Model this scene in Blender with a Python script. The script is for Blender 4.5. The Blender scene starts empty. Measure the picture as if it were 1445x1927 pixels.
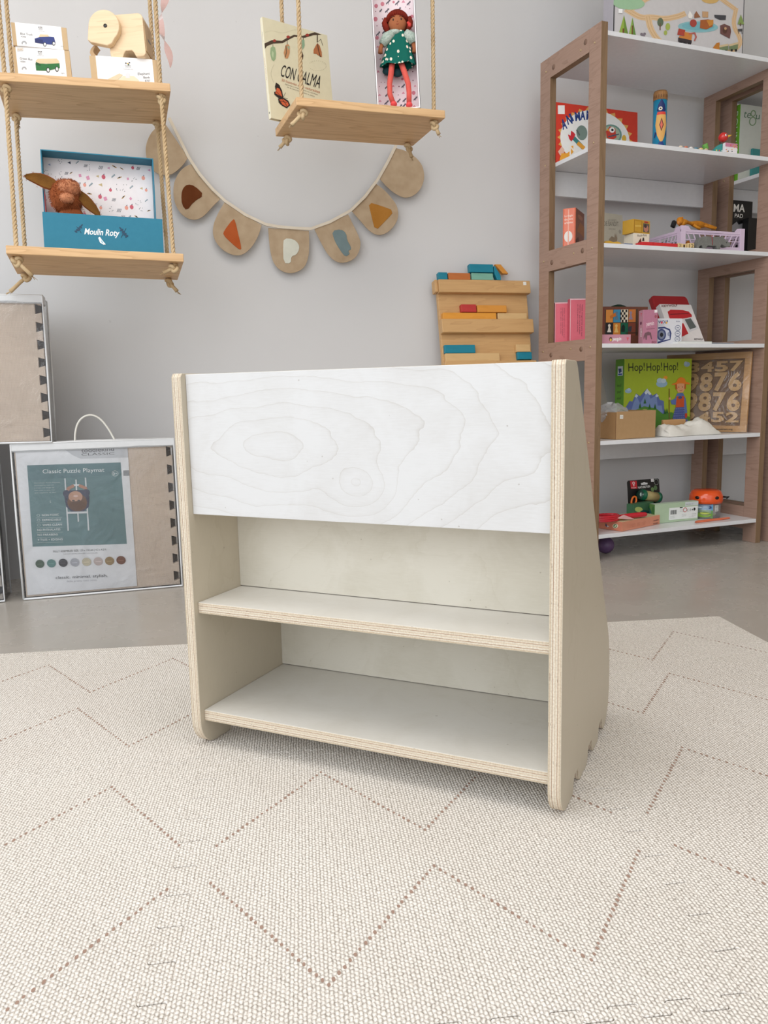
import bpy, bmesh, math, random
from mathutils import Vector, Matrix
random.seed(7)
S = bpy.context.scene
COL = S.collection
PI = math.pi

# ------------------------------------------------------------------ camera, light, exposure
CF, CP, CR, CH = 1506.5, 0.1499, -0.0221, 0.5849
_fw = Vector((0, math.cos(CP), -math.sin(CP)))
_rt = Vector((1, 0, 0)); _up = _rt.cross(_fw)
RT = _rt*math.cos(CR) + _up*math.sin(CR)
UP = -_rt*math.sin(CR) + _up*math.cos(CR)
FW = _fw
CAMPOS = Vector((0, 0, CH))
cd = bpy.data.cameras.new('camera'); cam = bpy.data.objects.new('camera', cd); COL.objects.link(cam)
m = Matrix.Identity(4)
for i in range(3):
    m[i][0] = RT[i]; m[i][1] = UP[i]; m[i][2] = -FW[i]; m[i][3] = CAMPOS[i]
cam.matrix_world = m
cd.sensor_fit = 'VERTICAL'; cd.sensor_height = 36; cd.sensor_width = 27; cd.lens = CF*36/1927
cd.clip_start = .02; cd.clip_end = 60
S.camera = cam

W = bpy.data.worlds.new('world'); S.world = W; W.use_nodes = True
bg = W.node_tree.nodes['Background']; bg.inputs[0].default_value = (0.93, 0.96, 1.0, 1); bg.inputs[1].default_value = 1.0
def area(name, loc, target, sx, sy, power, color):
    l = bpy.data.lights.new(name, 'AREA'); l.shape = 'RECTANGLE'; l.size = sx; l.size_y = sy; l.energy = power; l.color = color
    o = bpy.data.objects.new(name, l); COL.objects.link(o); o.location = loc
    o.rotation_euler = (Vector(target)-Vector(loc)).to_track_quat('-Z', 'Y').to_euler()
    return o
area('shopfront_daylight', (-2.3, -1.7, 2.0), (0.1, 1.9, 0.5), 4.4, 2.0, 44, (0.91, 0.955, 1.0))
area('overhead_fill', (-0.3, 0.7, 2.70), (-0.3, 0.9, 0), 2.4, 1.4, 27, (1.0, 0.965, 0.92))  # added overhead fill to brighten the mat, no lamp fitting there
S.view_settings.view_transform = 'Standard'; S.view_settings.look = 'None'
S.view_settings.gamma = 1; S.view_settings.exposure = 0.40; S.view_settings.use_curve_mapping = False

# ------------------------------------------------------------------ geometry of the place: rays of the survey camera onto real planes
def ray(x, y): return FW + RT*((x-722.5)/CF) - UP*((y-963.5)/CF)
def onz(x, y, z=0.0):
    d = ray(x, y); return CAMPOS + d*((z-CH)/d.z)
def onv(x, y, p0, yaw):
    n = Vector((-math.sin(yaw), math.cos(yaw), 0)); d = ray(x, y); p = Vector((p0[0], p0[1], 0))
    return CAMPOS + d*(((p-CAMPOS).dot(n))/d.dot(n))

# ------------------------------------------------------------------ materials
def lin(c):
    c = c/255.0
    return c/12.92 if c <= .04045 else ((c+.055)/1.055)**2.4
def rgb(c): return (lin(c[0]), lin(c[1]), lin(c[2]), 1)
class NT:
    def __init__(s, name, rough=.6, spec=.4):
        s.m = bpy.data.materials.new(name); s.m.use_nodes = True; s.n = s.m.node_tree.nodes; s.l = s.m.node_tree.links
        s.b = s.n['Principled BSDF']; s.b.inputs['Roughness'].default_value = rough; s.b.inputs['Specular IOR Level'].default_value = spec
    def N(s, t, **k):
        n = s.n.new(t)
        for a, v in k.items(): setattr(n, a, v)
        return n
    def L(s, a, b): s.l.new(a, b)
    def val(s, sock, v):
        if isinstance(v, bpy.types.NodeSocket): s.L(v, sock)
        else: sock.default_value = v
    def math(s, op, a, b=0.0, c=0.0, clamp=False):
        n = s.N('ShaderNodeMath', operation=op); n.use_clamp = clamp
        s.val(n.inputs[0], a); s.val(n.inputs[1], b); s.val(n.inputs[2], c); return n.outputs[0]
    def coord(s): return s.N('ShaderNodeTexCoord').outputs['Object']
    def xyz(s, v):
        n = s.N('ShaderNodeSeparateXYZ'); s.L(v, n.inputs[0]); return n.outputs
    def scale(s, v, sc, loc=(0, 0, 0)):
        n = s.N('ShaderNodeMapping'); s.L(v, n.inputs[0]); n.inputs['Scale'].default_value = sc; n.inputs['Location'].default_value = loc; return n.outputs[0]
    def noise(s, v, sc=5, det=4, rough=.5, dist=0):
        n = s.N('ShaderNodeTexNoise'); s.L(v, n.inputs['Vector']); n.inputs['Scale'].default_value = sc; n.inputs['Detail'].default_value = det
        n.inputs['Roughness'].default_value = rough; n.inputs['Distortion'].default_value = dist; return n.outputs[0]
    def ramp(s, f, stops, interp='LINEAR'):
        n = s.N('ShaderNodeValToRGB'); n.color_ramp.interpolation = interp; e = n.color_ramp.elements
        while len(e) < len(stops): e.new(.5)
        for i, (p, c) in enumerate(stops): e[i].position = p; e[i].color = rgb(c)
        s.L(f, n.inputs[0]); return n.outputs[0]
    def mix(s, f, a, b, mode='MIX'):
        n = s.N('ShaderNodeMix', data_type='RGBA', blend_type=mode); s.val(n.inputs[0], f); s.val(n.inputs[6], a); s.val(n.inputs[7], b); return n.outputs[2]
    def color(s, c): s.L(c, s.b.inputs['Base Color'])
    def bump(s, h, st=.3, d=.002):
        n = s.N('ShaderNodeBump'); n.inputs['Strength'].default_value = st; n.inputs['Distance'].default_value = d; s.L(h, n.inputs['Height']); s.L(n.outputs[0], s.b.inputs['Normal'])
_fc = {}
def flat(c, rough=.5, spec=.4, metal=0):
    k = (tuple(c), rough, spec, metal)
    if k not in _fc:
        t = NT('paint_%02x%02x%02x' % tuple(int(v) for v in c), rough, spec)
        co = t.coord(); n = t.noise(co, 60, 3)
        a = tuple(max(0, v-2) for v in c); b = tuple(min(255, v+2) for v in c)
        t.color(t.ramp(n, [(.3, a), (.7, b)])); t.b.inputs['Metallic'].default_value = metal
        _fc[k] = t.m
    return _fc[k]
def wood(name, base, dark, axis=0, sc=1.0, rough=.55, ring=9.0, spec=.35, contrast=1.0):
    t = NT(name, rough, spec); co = t.coord()
    s3 = [14*sc, 14*sc, 14*sc]; s3[axis] = 1.6*sc
    v = t.scale(co, s3)
    n1 = t.noise(v, 1.3, 3, .5, .6); w = t.math('FRACT', t.math('MULTIPLY', n1, ring))
    line = t.math('POWER', w, 3.0)
    s4 = [260*sc, 260*sc, 260*sc]; s4[axis] = 9*sc
    fine = t.noise(t.scale(co, s4), 1, 2)
    f = t.math('ADD', t.math('MULTIPLY', line, .55*contrast), t.math('MULTIPLY', t.math('SUBTRACT', fine, .45), .8*contrast), clamp=True)
    t.color(t.ramp(f, [(0, base), (.9, dark)])); t.bump(fine, .08, .0006)
    return t.m
# whitewashed birch plywood face: contour-like figure with a knot
def birch(name, ax=(0, 2), knots=((0, 0, .1, .1),), base=(226, 223, 215), dark=(196, 188, 172), freq=7, warp=.35, line=.35, cloud=.3):
    t = NT(name, .42, .35); co = t.coord(); X = t.xyz(co); a, b = X[ax[0]], X[ax[1]]
    sc = [3, 3, 3]; sc[ax[0]] = 3.2; sc[ax[1]] = 6.0
    nz = t.noise(t.scale(co, sc), 1, 2.0, .5, .4); sc2 = [22, 22, 22]; sc2[ax[0]] = 15; nz2 = t.noise(t.scale(co, sc2, (3, 3, 3)), 1, 3, .55)
    f = None
    for (cx, cz, ra, rb) in knots:
        dx = t.math('DIVIDE', t.math('SUBTRACT', a, cx), ra); dz = t.math('DIVIDE', t.math('SUBTRACT', b, cz), rb)
        d = t.math('SQRT', t.math('ADD', t.math('MULTIPLY', dx, dx), t.math('MULTIPLY', dz, dz)))
        if f is None: f = d
        else:
            n = t.N('ShaderNodeMath', operation='SMOOTH_MIN'); t.L(f, n.inputs[0]); t.L(d, n.inputs[1]); n.inputs[2].default_value = .9; f = n.outputs[0]
    f = t.math('ADD', f, t.math('MULTIPLY', nz, warp*4)); f = t.math('ADD', f, t.math('MULTIPLY', nz2, warp*.75))
    fr = t.math('FRACT', t.math('MULTIPLY', f, freq*.42))
    thin = t.math('POWER', fr, 34.0); broad = t.math('POWER', fr, 3.0)
    g3 = [500, 500, 500]; g3[ax[0]] = 45
    grain = t.noise(t.scale(co, g3), 1, 2, .6); cl = t.noise(t.scale(co, (9, 9, 9), (1, 2, 3)), 1, 5, .65, .8)
    k = t.math('ADD', t.math('MULTIPLY', thin, line), t.math('MULTIPLY', broad, line*.20))
    k = t.math('ADD', k, t.math('MULTIPLY', t.math('SUBTRACT', cl, .42), cloud))
    k = t.math('ADD', k, t.math('MULTIPLY', t.math('SUBTRACT', grain, .5), .30), clamp=True)
    c = t.ramp(k, [(0, base), (1, dark)])
    sp = t.math('GREATER_THAN', t.noise(t.scale(co, (120, 120, 120), (9, 1, 4)), 1, 0, .3), .86)
    t.color(t.mix(t.math('MULTIPLY', sp, .35), c, rgb((120, 104, 84)))); t.bump(grain, .06, .0006)
    return t.m
def ply(name, axis, T=.018, along=(1, 2), layers=9):
    t = NT(name, .55, .3); co = t.coord(); X = t.xyz(co)
    wob = t.noise(t.scale(co, (4, 4, 4)), 1, 2)
    f = t.math('ADD', t.math('DIVIDE', X[axis], T), t.math('MULTIPLY', t.math('SUBTRACT', wob, .5), .05))
    st = []
    cols = [(208, 198, 178), (196, 176, 150), (218, 209, 192), (168, 138, 112), (224, 216, 200), (206, 188, 164), (220, 211, 194), (176, 146, 122), (218, 207, 188), (200, 182, 158), (214, 204, 186)]
    w = [1.0, .55, 1.5, .5, 1.6, .55, 1.6, .5, 1.5, .55, 1.0]; tot = sum(w); p = 0
    for c, ww in zip(cols, w):
        st.append((p/tot, c)); p += ww
    c = t.ramp(f, st, 'CONSTANT')
    s3 = [60, 60, 60]; s3[axis] = 700
    nn = t.noise(t.scale(co, s3), 1, 2, .5)
    void = t.math('GREATER_THAN', nn, .70)
    c2 = t.mix(t.math('MULTIPLY', void, .8), c, rgb((92, 62, 44)))
    g = t.noise(t.scale(co, (400, 400, 400)), 1, 2)
    t.color(t.mix(.30, c2, t.ramp(g, [(.3, (150, 120, 90)), (.7, (255, 250, 240))]), 'MULTIPLY'))
    return t.m
def fabric(name, c, c2=None, sc=900, rough=.9):
    t = NT(name, rough, .15); co = t.coord(); n = t.noise(co, sc, 2); n2 = t.noise(co, 25, 3)
    c2 = c2 or tuple(max(0, v-26) for v in c)
    t.color(t.ramp(t.math('ADD', t.math('MULTIPLY', n, .5), t.math('MULTIPLY', n2, .5)), [(.3, c2), (.65, c)])); t.bump(t.math('ADD', n, t.math('MULTIPLY', n2, 3)), .25, .002)
    return t.m
def clear_plastic(name, crinkle=.5, opac=.16, tint=(255, 255, 255), rough=.06):
    t = NT(name); co = t.coord(); n = t.noise(co, 9, 4, .6, 1.2)
    out = t.n['Material Output']; tr = t.N('ShaderNodeBsdfTransparent'); gl = t.N('ShaderNodeBsdfGlossy'); gl.inputs['Roughness'].default_value = rough
    df = t.N('ShaderNodeBsdfDiffuse'); df.inputs[0].default_value = rgb((235, 236, 238))
    bp = t.N('ShaderNodeBump'); bp.inputs['Strength'].default_value = crinkle; bp.inputs['Distance'].default_value = .02; t.L(n, bp.inputs['Height'])
    t.L(bp.outputs[0], gl.inputs['Normal']); tr.inputs[0].default_value = rgb(tint)
    fr = t.N('ShaderNodeFresnel'); fr.inputs[0].default_value = 1.4; t.L(bp.outputs[0], fr.inputs['Normal'])
    m1 = t.N('ShaderNodeMixShader'); t.L(t.math('ADD', fr.outputs[0], .02, clamp=True), m1.inputs[0]); t.L(tr.outputs[0], m1.inputs[1]); t.L(gl.outputs[0], m1.inputs[2])
    m2 = t.N('ShaderNodeMixShader'); m2.inputs[0].default_value = opac; t.L(m1.outputs[0], m2.inputs[1]); t.L(df.outputs[0], m2.inputs[2])
    t.L(m2.outputs[0], out.inputs[0]); return t.m

# ------------------------------------------------------------------ object helpers
class MB:
    def __init__(s): s.v = []; s.f = []; s.mi = []; s.mats = []; s.sm = []
    def slot(s, m):
        if m not in s.mats: s.mats.append(m)
        return s.mats.index(m)
    def add(s, vs, fs, m, smooth=False):
        o = len(s.v); s.v += [tuple(v) for v in vs]; k = s.slot(m)
        for f in fs: s.f.append([o+i for i in f]); s.mi.append(k); s.sm.append(smooth)
    def box(s, x0, x1, y0, y1, z0, z1, m, mats=None):
        v = [(x, y, z) for z in (z0, z1) for y in (y0, y1) for x in (x0, x1)]
        F = dict(bottom=[0, 2, 3, 1], top=[4, 5, 7, 6], front=[0, 1, 5, 4], back=[2, 6, 7, 3], left=[0, 4, 6, 2], right=[1, 3, 7, 5])
        o = len(s.v); s.v += v
        for k, f in F.items():
            mm = (mats or {}).get(k, m); s.f.append([o+i for i in f]); s.mi.append(s.slot(mm)); s.sm.append(False)
        return s
    def prism(s, poly, a0, a1, m, axis='y', cap=None, smooth=False):
        # poly in the plane normal to axis; order of remaining coordinates kept
        def P(p, a):
            return {'x': (a, p[0], p[1]), 'y': (p[0], a, p[1]), 'z': (p[0], p[1], a)}[axis]
        area2 = sum(poly[i][0]*poly[(i+1) % len(poly)][1]-poly[(i+1) % len(poly)][0]*poly[i][1] for i in range(len(poly)))
        if area2 < 0: poly = poly[::-1]
        n = len(poly); vs = [P(p, a0) for p in poly]+[P(p, a1) for p in poly]
        flip = (axis == 'y')
        c0 = list(range(n)); c1 = list(range(n, 2*n))
        if not flip: c0 = c0[::-1]
        else: c1 = c1[::-1]
        sides = [[i, (i+1) % n, (i+1) % n+n, i+n] for i in range(n)]
        if flip: sides = [q[::-1] for q in sides]
        s.add(vs, sides, m, smooth); o = len(s.v)-2*n; k = s.slot(cap or m)
        for c in (c0, c1): s.f.append([o+i for i in c]); s.mi.append(k); s.sm.append(False)
        return s
    def tube(s, path, r, m, n=8, cap=True, smooth=True):
        path = [Vector(p) for p in path]; rr = r if isinstance(r, (list, tuple)) else [r]*len(path)
        vs = []; up = None
        for i, p in enumerate(path):
            t = (path[min(i+1, len(path)-1)]-path[max(i-1, 0)]); t = t.normalized() if t.length > 1e-9 else Vector((0, 0, 1))
            if up is None:
                up = Vector((0, 0, 1)) if abs(t.z) < .9 else Vector((1, 0, 0))
            a = t.cross(up).normalized(); b = a.cross(t).normalized(); up = b
            for k in range(n):
                th = 2*PI*k/n; vs.append(p+a*math.cos(th)*rr[i]+b*math.sin(th)*rr[i])
        fs = [[i*n+k, i*n+(k+1) % n, (i+1)*n+(k+1) % n, (i+1)*n+k] for i in range(len(path)-1) for k in range(n)]
        if cap: fs += [list(range(n))[::-1], [(len(path)-1)*n+k for k in range(n)]]
        s.add(vs, fs, m, smooth); return s
    def lathe(s, prof, m, n=24, c=(0, 0, 0), smooth=True):
        vs = [(c[0]+r*math.cos(2*PI*k/n), c[1]+r*math.sin(2*PI*k/n), c[2]+z) for r, z in prof for k in range(n)]
        fs = [[i*n+k, i*n+(k+1) % n, (i+1)*n+(k+1) % n, (i+1)*n+k] for i in range(len(prof)-1) for k in range(n)]
        fs += [list(range(n))[::-1], [(len(prof)-1)*n+k for k in range(n)]]
        s.add(vs, fs, m, smooth); return s
    def ell(s, c, r, m, n=16, k=10, rot=None, fn=None):
        vs = []
        for i in range(k+1):
            ph = PI*i/k
            for j in range(n):
                th = 2*PI*j/n; p = Vector((math.sin(ph)*math.cos(th), math.sin(ph)*math.sin(th), math.cos(ph)))
                if fn: p = fn(p)
                p = Vector((p.x*r[0], p.y*r[1], p.z*r[2]))
                if rot: p = rot @ p
                vs.append(p+Vector(c))
        fs = [[i*n+j, (i+1)*n+j, (i+1)*n+(j+1) % n, i*n+(j+1) % n] for i in range(k) for j in range(n)]
        s.add(vs, fs, m, True); return s
    def xf(s, M, start=0):
        for i in range(start, len(s.v)): s.v[i] = tuple(M @ Vector(s.v[i]))
        return s
    def build(s, name, parent=None, bevel=0, seg=2, loc=None, sub=0):
        me = bpy.data.meshes.new(name); me.from_pydata(s.v, [], s.f)
        for mm in s.mats: me.materials.append(mm)
        me.polygons.foreach_set('material_index', s.mi); me.polygons.foreach_set('use_smooth', s.sm); me.update()
        o = bpy.data.objects.new(name, me); COL.objects.link(o)
        if parent: o.parent = parent
        if loc: o.location = loc
        if bevel:
            b = o.modifiers.new('bevel', 'BEVEL'); b.width = bevel; b.segments = seg; b.limit_method = 'ANGLE'; b.angle_limit = math.radians(40)
        if sub:
            b = o.modifiers.new('sub', 'SUBSURF'); b.levels = sub; b.render_levels = sub
        return o
def tag(o, label, cat=None, group=None):
    o['label'] = label
    if cat: o['category'] = cat
    if group: o['group'] = group
    return o
def thing(name, label, cat, loc=(0, 0, 0), yaw=0, rot=None, group=None):
    o = bpy.data.objects.new(name, None); COL.objects.link(o); o.empty_display_size = .05
    o.location = loc; o.rotation_euler = rot if rot else (0, 0, yaw)
    return tag(o, label, cat, group)
def copy_tree(o, parent=None):
    c = o.copy(); COL.objects.link(c)
    if parent: c.parent = parent; c.matrix_parent_inverse = o.matrix_parent_inverse.copy()
    for ch in [x for x in bpy.data.objects if x.parent == o]: copy_tree(ch, c)
    return c
def struct(o): o['kind'] = 'structure'; return o
def text_mesh(body, shear=0, bold=0):
    cu = bpy.data.curves.new('lettering', 'FONT'); cu.body = body; cu.size = 1; cu.shear = shear; cu.offset = bold; cu.resolution_u = 3
    ob = bpy.data.objects.new('lettering', cu); me = bpy.data.meshes.new_from_object(ob)
    vs = [tuple(v.co) for v in me.vertices]; fs = [list(p.vertices) for p in me.polygons]
    bpy.data.objects.remove(ob); bpy.data.meshes.remove(me); bpy.data.curves.remove(cu)
    return vs, fs
def solve8(A, b):
    n = 8; M_ = [A[i][:]+[b[i]] for i in range(n)]
    for i in range(n):
        p = max(range(i, n), key=lambda r: abs(M_[r][i])); M_[i], M_[p] = M_[p], M_[i]
        for r in range(n):
            if r != i:
                k = M_[r][i]/M_[i][i]
                for c in range(i, n+1): M_[r][c] -= k*M_[i][c]
    return [M_[i][n]/M_[i][i] for i in range(n)]
class Art:
    """flat printed artwork on a rectangular face; quad gives where the face corners (bl, br, tr, tl) lie in the drawing's own coordinates"""
    def __init__(s, w, h, quad=None, y=0.0, face='front', eps=.00004, x0=0, z0=0, clip=True):
        s.w, s.h, s.y, s.k, s.eps = w, h, y, 1, eps; s.mb = MB(); s.face = face; s.x0, s.z0 = x0, z0; s.clip = clip
        quad = quad or [(0, 0), (1, 0), (1, 1), (0, 1)]
        A = []; b = []
        for (x, yy), (u, v) in zip(quad, [(0, 0), (1, 0), (1, 1), (0, 1)]):
            A.append([x, yy, 1, 0, 0, 0, -u*x, -u*yy]); b.append(u); A.append([0, 0, 0, x, yy, 1, -v*x, -v*yy]); b.append(v)
        s.H = solve8(A, b)
    def uv(s, x, y):
        H = s.H; d = H[6]*x+H[7]*y+1
        u = (H[0]*x+H[1]*y+H[2])/d; v = (H[3]*x+H[4]*y+H[5])/d
        if s.clip: u = min(1, max(0, u)); v = min(1, max(0, v))
        return u*s.w, v*s.h
    def to3(s, p):
        e = s.eps*s.k
        if s.face == 'front': return (s.x0+p[0], s.y-e, s.z0+p[1])
        if s.face == 'left': return (s.y-e, s.x0-p[0], s.z0+p[1])      # p[0] runs from back to front
        if s.face == 'top': return (s.x0+p[0], s.z0+p[1], s.y+e)
    def poly(s, pts, c, raw=False):
        q = [s.uv(*p) for p in pts]
        a = sum(q[i][0]*q[(i+1) % len(q)][1]-q[(i+1) % len(q)][0]*q[i][1] for i in range(len(q)))
        if abs(a) < 1e-9: return s
        if a < 0: q = q[::-1]
        m = c if isinstance(c, bpy.types.Material) else flat(c)
        s.mb.add([s.to3(p) for p in q], [list(range(len(q)))], m); s.k += 1; return s
    def rect(s, x0, y0, x1, y1, c): return s.poly([(x0, y0), (x1, y0), (x1, y1), (x0, y1)], c)
    def oval(s, x, y, rx, ry, c, n=20, rot=0):
        return s.poly([(x+rx*math.cos(t)*math.cos(rot)-ry*math.sin(t)*math.sin(rot), y+rx*math.cos(t)*math.sin(rot)+ry*math.sin(t)*math.cos(rot)) for t in [2*PI*i/n for i in range(n)]], c)
    def line(s, pts, w, c):
        k = s.k
        for (a, b) in zip(pts[:-1], pts[1:]):
            dx, dy = b[0]-a[0], b[1]-a[1]; L = math.hypot(dx, dy) or 1; nx, ny = -dy/L*w/2, dx/L*w/2; ex, ey = dx/L*w*.2, dy/L*w*.2
            s.poly([(a[0]+nx-ex, a[1]+ny-ey), (b[0]+nx+ex, b[1]+ny+ey), (b[0]-nx+ex, b[1]-ny+ey), (a[0]-nx-ex, a[1]-ny-ey)], c)
            s.k -= .9
        s.k = k+1; return s
    def text(s, body, p0, p1, h, c, shear=0, bold=0, up=None):
        """text set between drawing points p0 and p1 along its baseline, h = cap height in drawing units"""
        vs, fs = text_mesh(body, shear, bold)
        if not vs: return s
        x0 = min(v[0] for v in vs); x1 = max(v[0] for v in vs)
        dx, dy = p1[0]-p0[0], p1[1]-p0[1]; L = math.hypot(dx, dy)
        sgn = 1 if s.H[4] > 0 else -1
        nx, ny = (-dy/L*h*sgn, dx/L*h*sgn) if up is None else (up[0]*h, up[1]*h)
        out = []
        for v in vs:
            t = (v[0]-x0)/(x1-x0); k = v[1]/.69
            out.append(s.to3(s.uv(p0[0]+dx*t+nx*k, p0[1]+dy*t+ny*k)))
        m = c if isinstance(c, bpy.types.Material) else flat(c)
        s.mb.add(out, fs, m); s.k += 1; return s
    def build(s, name, parent): return s.mb.build(name, parent)

def fine(mb, step):
    """split a drawing into small faces so it can be wrapped round a curve"""
    bm = bmesh.new(); vs = [bm.verts.new(v) for v in mb.v]
    for f, mi in zip(mb.f, mb.mi):
        try: q = bm.faces.new([vs[i] for i in f]); q.material_index = mi
        except ValueError: pass
    bmesh.ops.triangulate(bm, faces=bm.faces[:])
    for _ in range(7):
        ed = [e for e in bm.edges if abs(e.verts[0].co.x-e.verts[1].co.x) > step]
        if not ed: break
        bmesh.ops.subdivide_edges(bm, edges=ed, cuts=1); bmesh.ops.triangulate(bm, faces=bm.faces[:])
    out = MB(); out.mats = mb.mats; bm.verts.index_update()
    out.v = [tuple(v.co) for v in bm.verts]
    for f in bm.faces: out.f.append([v.index for v in f.verts]); out.mi.append(f.material_index); out.sm.append(False)
    bm.free(); return out

# ------------------------------------------------------------------ the room
WY = .28; WP = (0.60, 3.09)                       # back wall: a point on it and its direction
WN = Vector((-math.sin(WY), math.cos(WY), 0)); WU = Vector((math.cos(WY), math.sin(WY), 0))
t = NT('polished_concrete', .22, .5); co = t.coord(); n1 = t.noise(co, 1.1, 4, .5); n2 = t.noise(co, 9, 4, .5)
t.color(t.ramp(t.math('ADD', t.math('MULTIPLY', n1, .7), t.math('MULTIPLY', n2, .3)), [(.3, (168, 161, 152)), (.7, (180, 174, 166))]))
t.L(t.math('ADD', t.math('MULTIPLY', n2, .25), .14), t.b.inputs['Roughness']); CONC = t.m
t = NT('wall_paint', .5, .3); co = t.coord(); n1 = t.noise(co, .9, 4, .5); n2 = t.noise(co, 60, 3)
sx = t.xyz(co); spots = t.math('GREATER_THAN', t.noise(t.scale(co, (55, 55, 55), (3, 7, 2)), 1, 0, .3), .87)
c = t.ramp(n1, [(.3, (209, 208, 208)), (.7, (219, 218, 218))]); t.color(t.mix(t.math('MULTIPLY', spots, .12), c, rgb((120, 116, 112)))); t.bump(n2, .05, .001); WALL = t.m
o = MB().box(-4.5, 4.5, -3.2, 4.8, -.05, 0, CONC).build('floor'); struct(o)
b = MB().box(-4.6, 4.2, 0, .1, 0, 2.75, WALL); o = b.build('wall_back'); o.location = (WP[0], WP[1], 0); o.rotation_euler = (0, 0, WY); struct(o)
o = MB().box(2.95, 3.05, -3.2, 4.8, 0, 2.75, flat((206, 196, 182), .7, .2)).build('right_shade_wall'); struct(o)  # unseen wall added to darken and warm right-facing sides
CEIL = flat((236, 234, 230), .8, .2)
o = MB().box(-3.2, 3.2, -.4, 4.6, 2.75, 2.8, CEIL).build('ceiling'); struct(o)

# ------------------------------------------------------------------ interlocking foam play mat
MT = .010; MYAW = .1; MU, MVV = .577, .587
t = NT('cream_foam', .75, .25); co = t.coord(); X = t.xyz(co)
wv = t.noise(t.scale(co, (130, 130, 130)), 1, 3, .6); wv2 = t.noise(t.scale(co, (130, 130, 130), (5, 5, 5)), 1, 3, .6)
px = t.math('ADD', t.math('DIVIDE', X[0], .0043), t.math('MULTIPLY', wv, .9)); row = t.math('FLOOR', px)
off = t.math('MULTIPLY', t.math('MODULO', t.math('ADD', row, 400), 2), .5)
py = t.math('ADD', t.math('ADD', t.math('DIVIDE', X[1], .0058), off), t.math('MULTIPLY', wv2, .9))
fx = t.math('SUBTRACT', t.math('FRACT', px), .5); fy = t.math('SUBTRACT', t.math('FRACT', py), .5)
rr2 = t.math('ADD', t.math('MULTIPLY', t.math('MULTIPLY', fx, fx), 3.4), t.math('MULTIPLY', t.math('MULTIPLY', fy, fy), 3.0))
hx = t.math('SUBTRACT', 1, t.math('POWER', rr2, 1.25), clamp=True)
big = t.noise(co, 4, 5, .6); spk = t.noise(t.scale(co, (210, 210, 210)), 1, 2, .6)
base = t.ramp(big, [(.3, (234, 227, 218)), (.7, (242, 236, 228))])
gap_shade = t.math('MULTIPLY', t.math('MULTIPLY', t.math('SUBTRACT', 1, hx), t.math('SUBTRACT', t.math('MULTIPLY', spk, 3.0), 1.05), clamp=True), .80, clamp=True)  # shade in the gaps between pads, painted into the colour, patchy by noise
t.color(t.mix(gap_shade, base, rgb((140, 128, 114)))); t.bump(hx, .80, .0020); FOAM = t.m
DOT = flat((160, 134, 120), .8, .1)
def teeth(L, n, a=.0145, g=0.0):
    """jigsaw edge: tabs of the near piece at +a; g narrows each tab at its far end, which leaves the slits one sees along a seam"""
    p = (L-.02)/n; pts = [(0, 0), (.009, 0)]; r = .0022
    for k in range(n):
        s = .010+k*p; lo0 = s if k == 0 else s-.015*p-g; lo1 = s+.515*p; hi0 = s+.485*p; hi1 = s+(1.015*p if k < n-1 else .97*p)-g
        pts += [(lo0, -a+(r if k else 0)), (lo0+r, -a), (lo1-r, -a), (lo1, -a+r), (hi0, a-r), (hi0+r, a), (hi1-r, a), (hi1, a-r)]
    pts += [(L-.011, 0), (L, 0)]
    return pts
TH = teeth(MU, 10, .0085); TV = teeth(MVV, 10, .0145); TVG = teeth(MVV, 10, .0145, .0018)
def flatpoly(mb, poly, z0, z1, mtop, mside): mb.prism(poly, z0, z1, mside, axis='z', cap=mtop)
bot = [(s, d) for s, d in TH]; right = [(MU+d, s) for s, d in TVG]; top = [(s, MVV+d-(.0014 if abs(d) > .001 else 0)) for s, d in TH][::-1]; left = [(d, s) for s, d in TV][::-1]
outline = bot[:-1]+right[:-1]+top[:-1]+left[:-1]
def dots(mb):
    rnd = random.Random(3)
    for path in ([(.06, .568), (.30, .877), (.53, .568), (.76, .877), (.985, .568)], [(.06, .432), (.292, .116), (.527, .428), (.753, .116), (.985, .436)]):
        for (x0, y0), (x1, y1) in zip(path[:-1], path[1:]):
            x0, x1 = x0*MU, x1*MU; y0, y1 = y0*MVV, y1*MVV; L = math.hypot(x1-x0, y1-y0); n = int(L/.0098)
            for k in range(n):
                f = (k+rnd.uniform(-.12, .12))/n; cx, cy = x0+(x1-x0)*f, y0+(y1-y0)*f; cx += rnd.uniform(-.0006, .0006)
                r = rnd.uniform(.0017, .0024); ry = r*rnd.uniform(1.3, 1.8)
                mb.add([(cx+r*math.cos(q*PI/4+.3)*(1 if q % 2 else .85), cy+ry*math.sin(q*PI/4+.3), MT+.0002) for q in range(8)], [list(range(8))], DOT)
mb = MB(); flatpoly(mb, outline, 0, MT, FOAM, FOAM); dots(mb)
mo = onz(385, 1440, MT)
Mmat = Matrix.Translation((mo.x, mo.y, 0)) @ Matrix.Rotation(MYAW, 4, 'Z')
def matpos(u, v): return Mmat @ Vector((.008+u, v, 0.0003))
tlab = {(-1, 0): 'cream foam mat tile with dotted zigzags, lower left, against the long seam', (0, 0): 'large middle cream foam mat tile with dotted zigzags, in front of the plywood unit',
        (1, 0): 'cream foam mat tile right of the plywood unit\'s front foot', (-1, 1): 'cream foam mat tile behind left, touching the left side of the plywood unit',
        (0, 1): 'cream foam mat tile lying mostly under and behind the plywood unit', (1, 1): 'cream foam mat tile at the back right corner, nearest the toy bookcase',
        (-1, -1): 'cream foam mat tile nearest the camera at the lower left edge of the photo', (0, -1): 'cream foam mat tile peeking in along the bottom middle edge of the photo', (1, -1): 'cream foam mat tile at the bottom right corner of the photo'}
first = None
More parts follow.
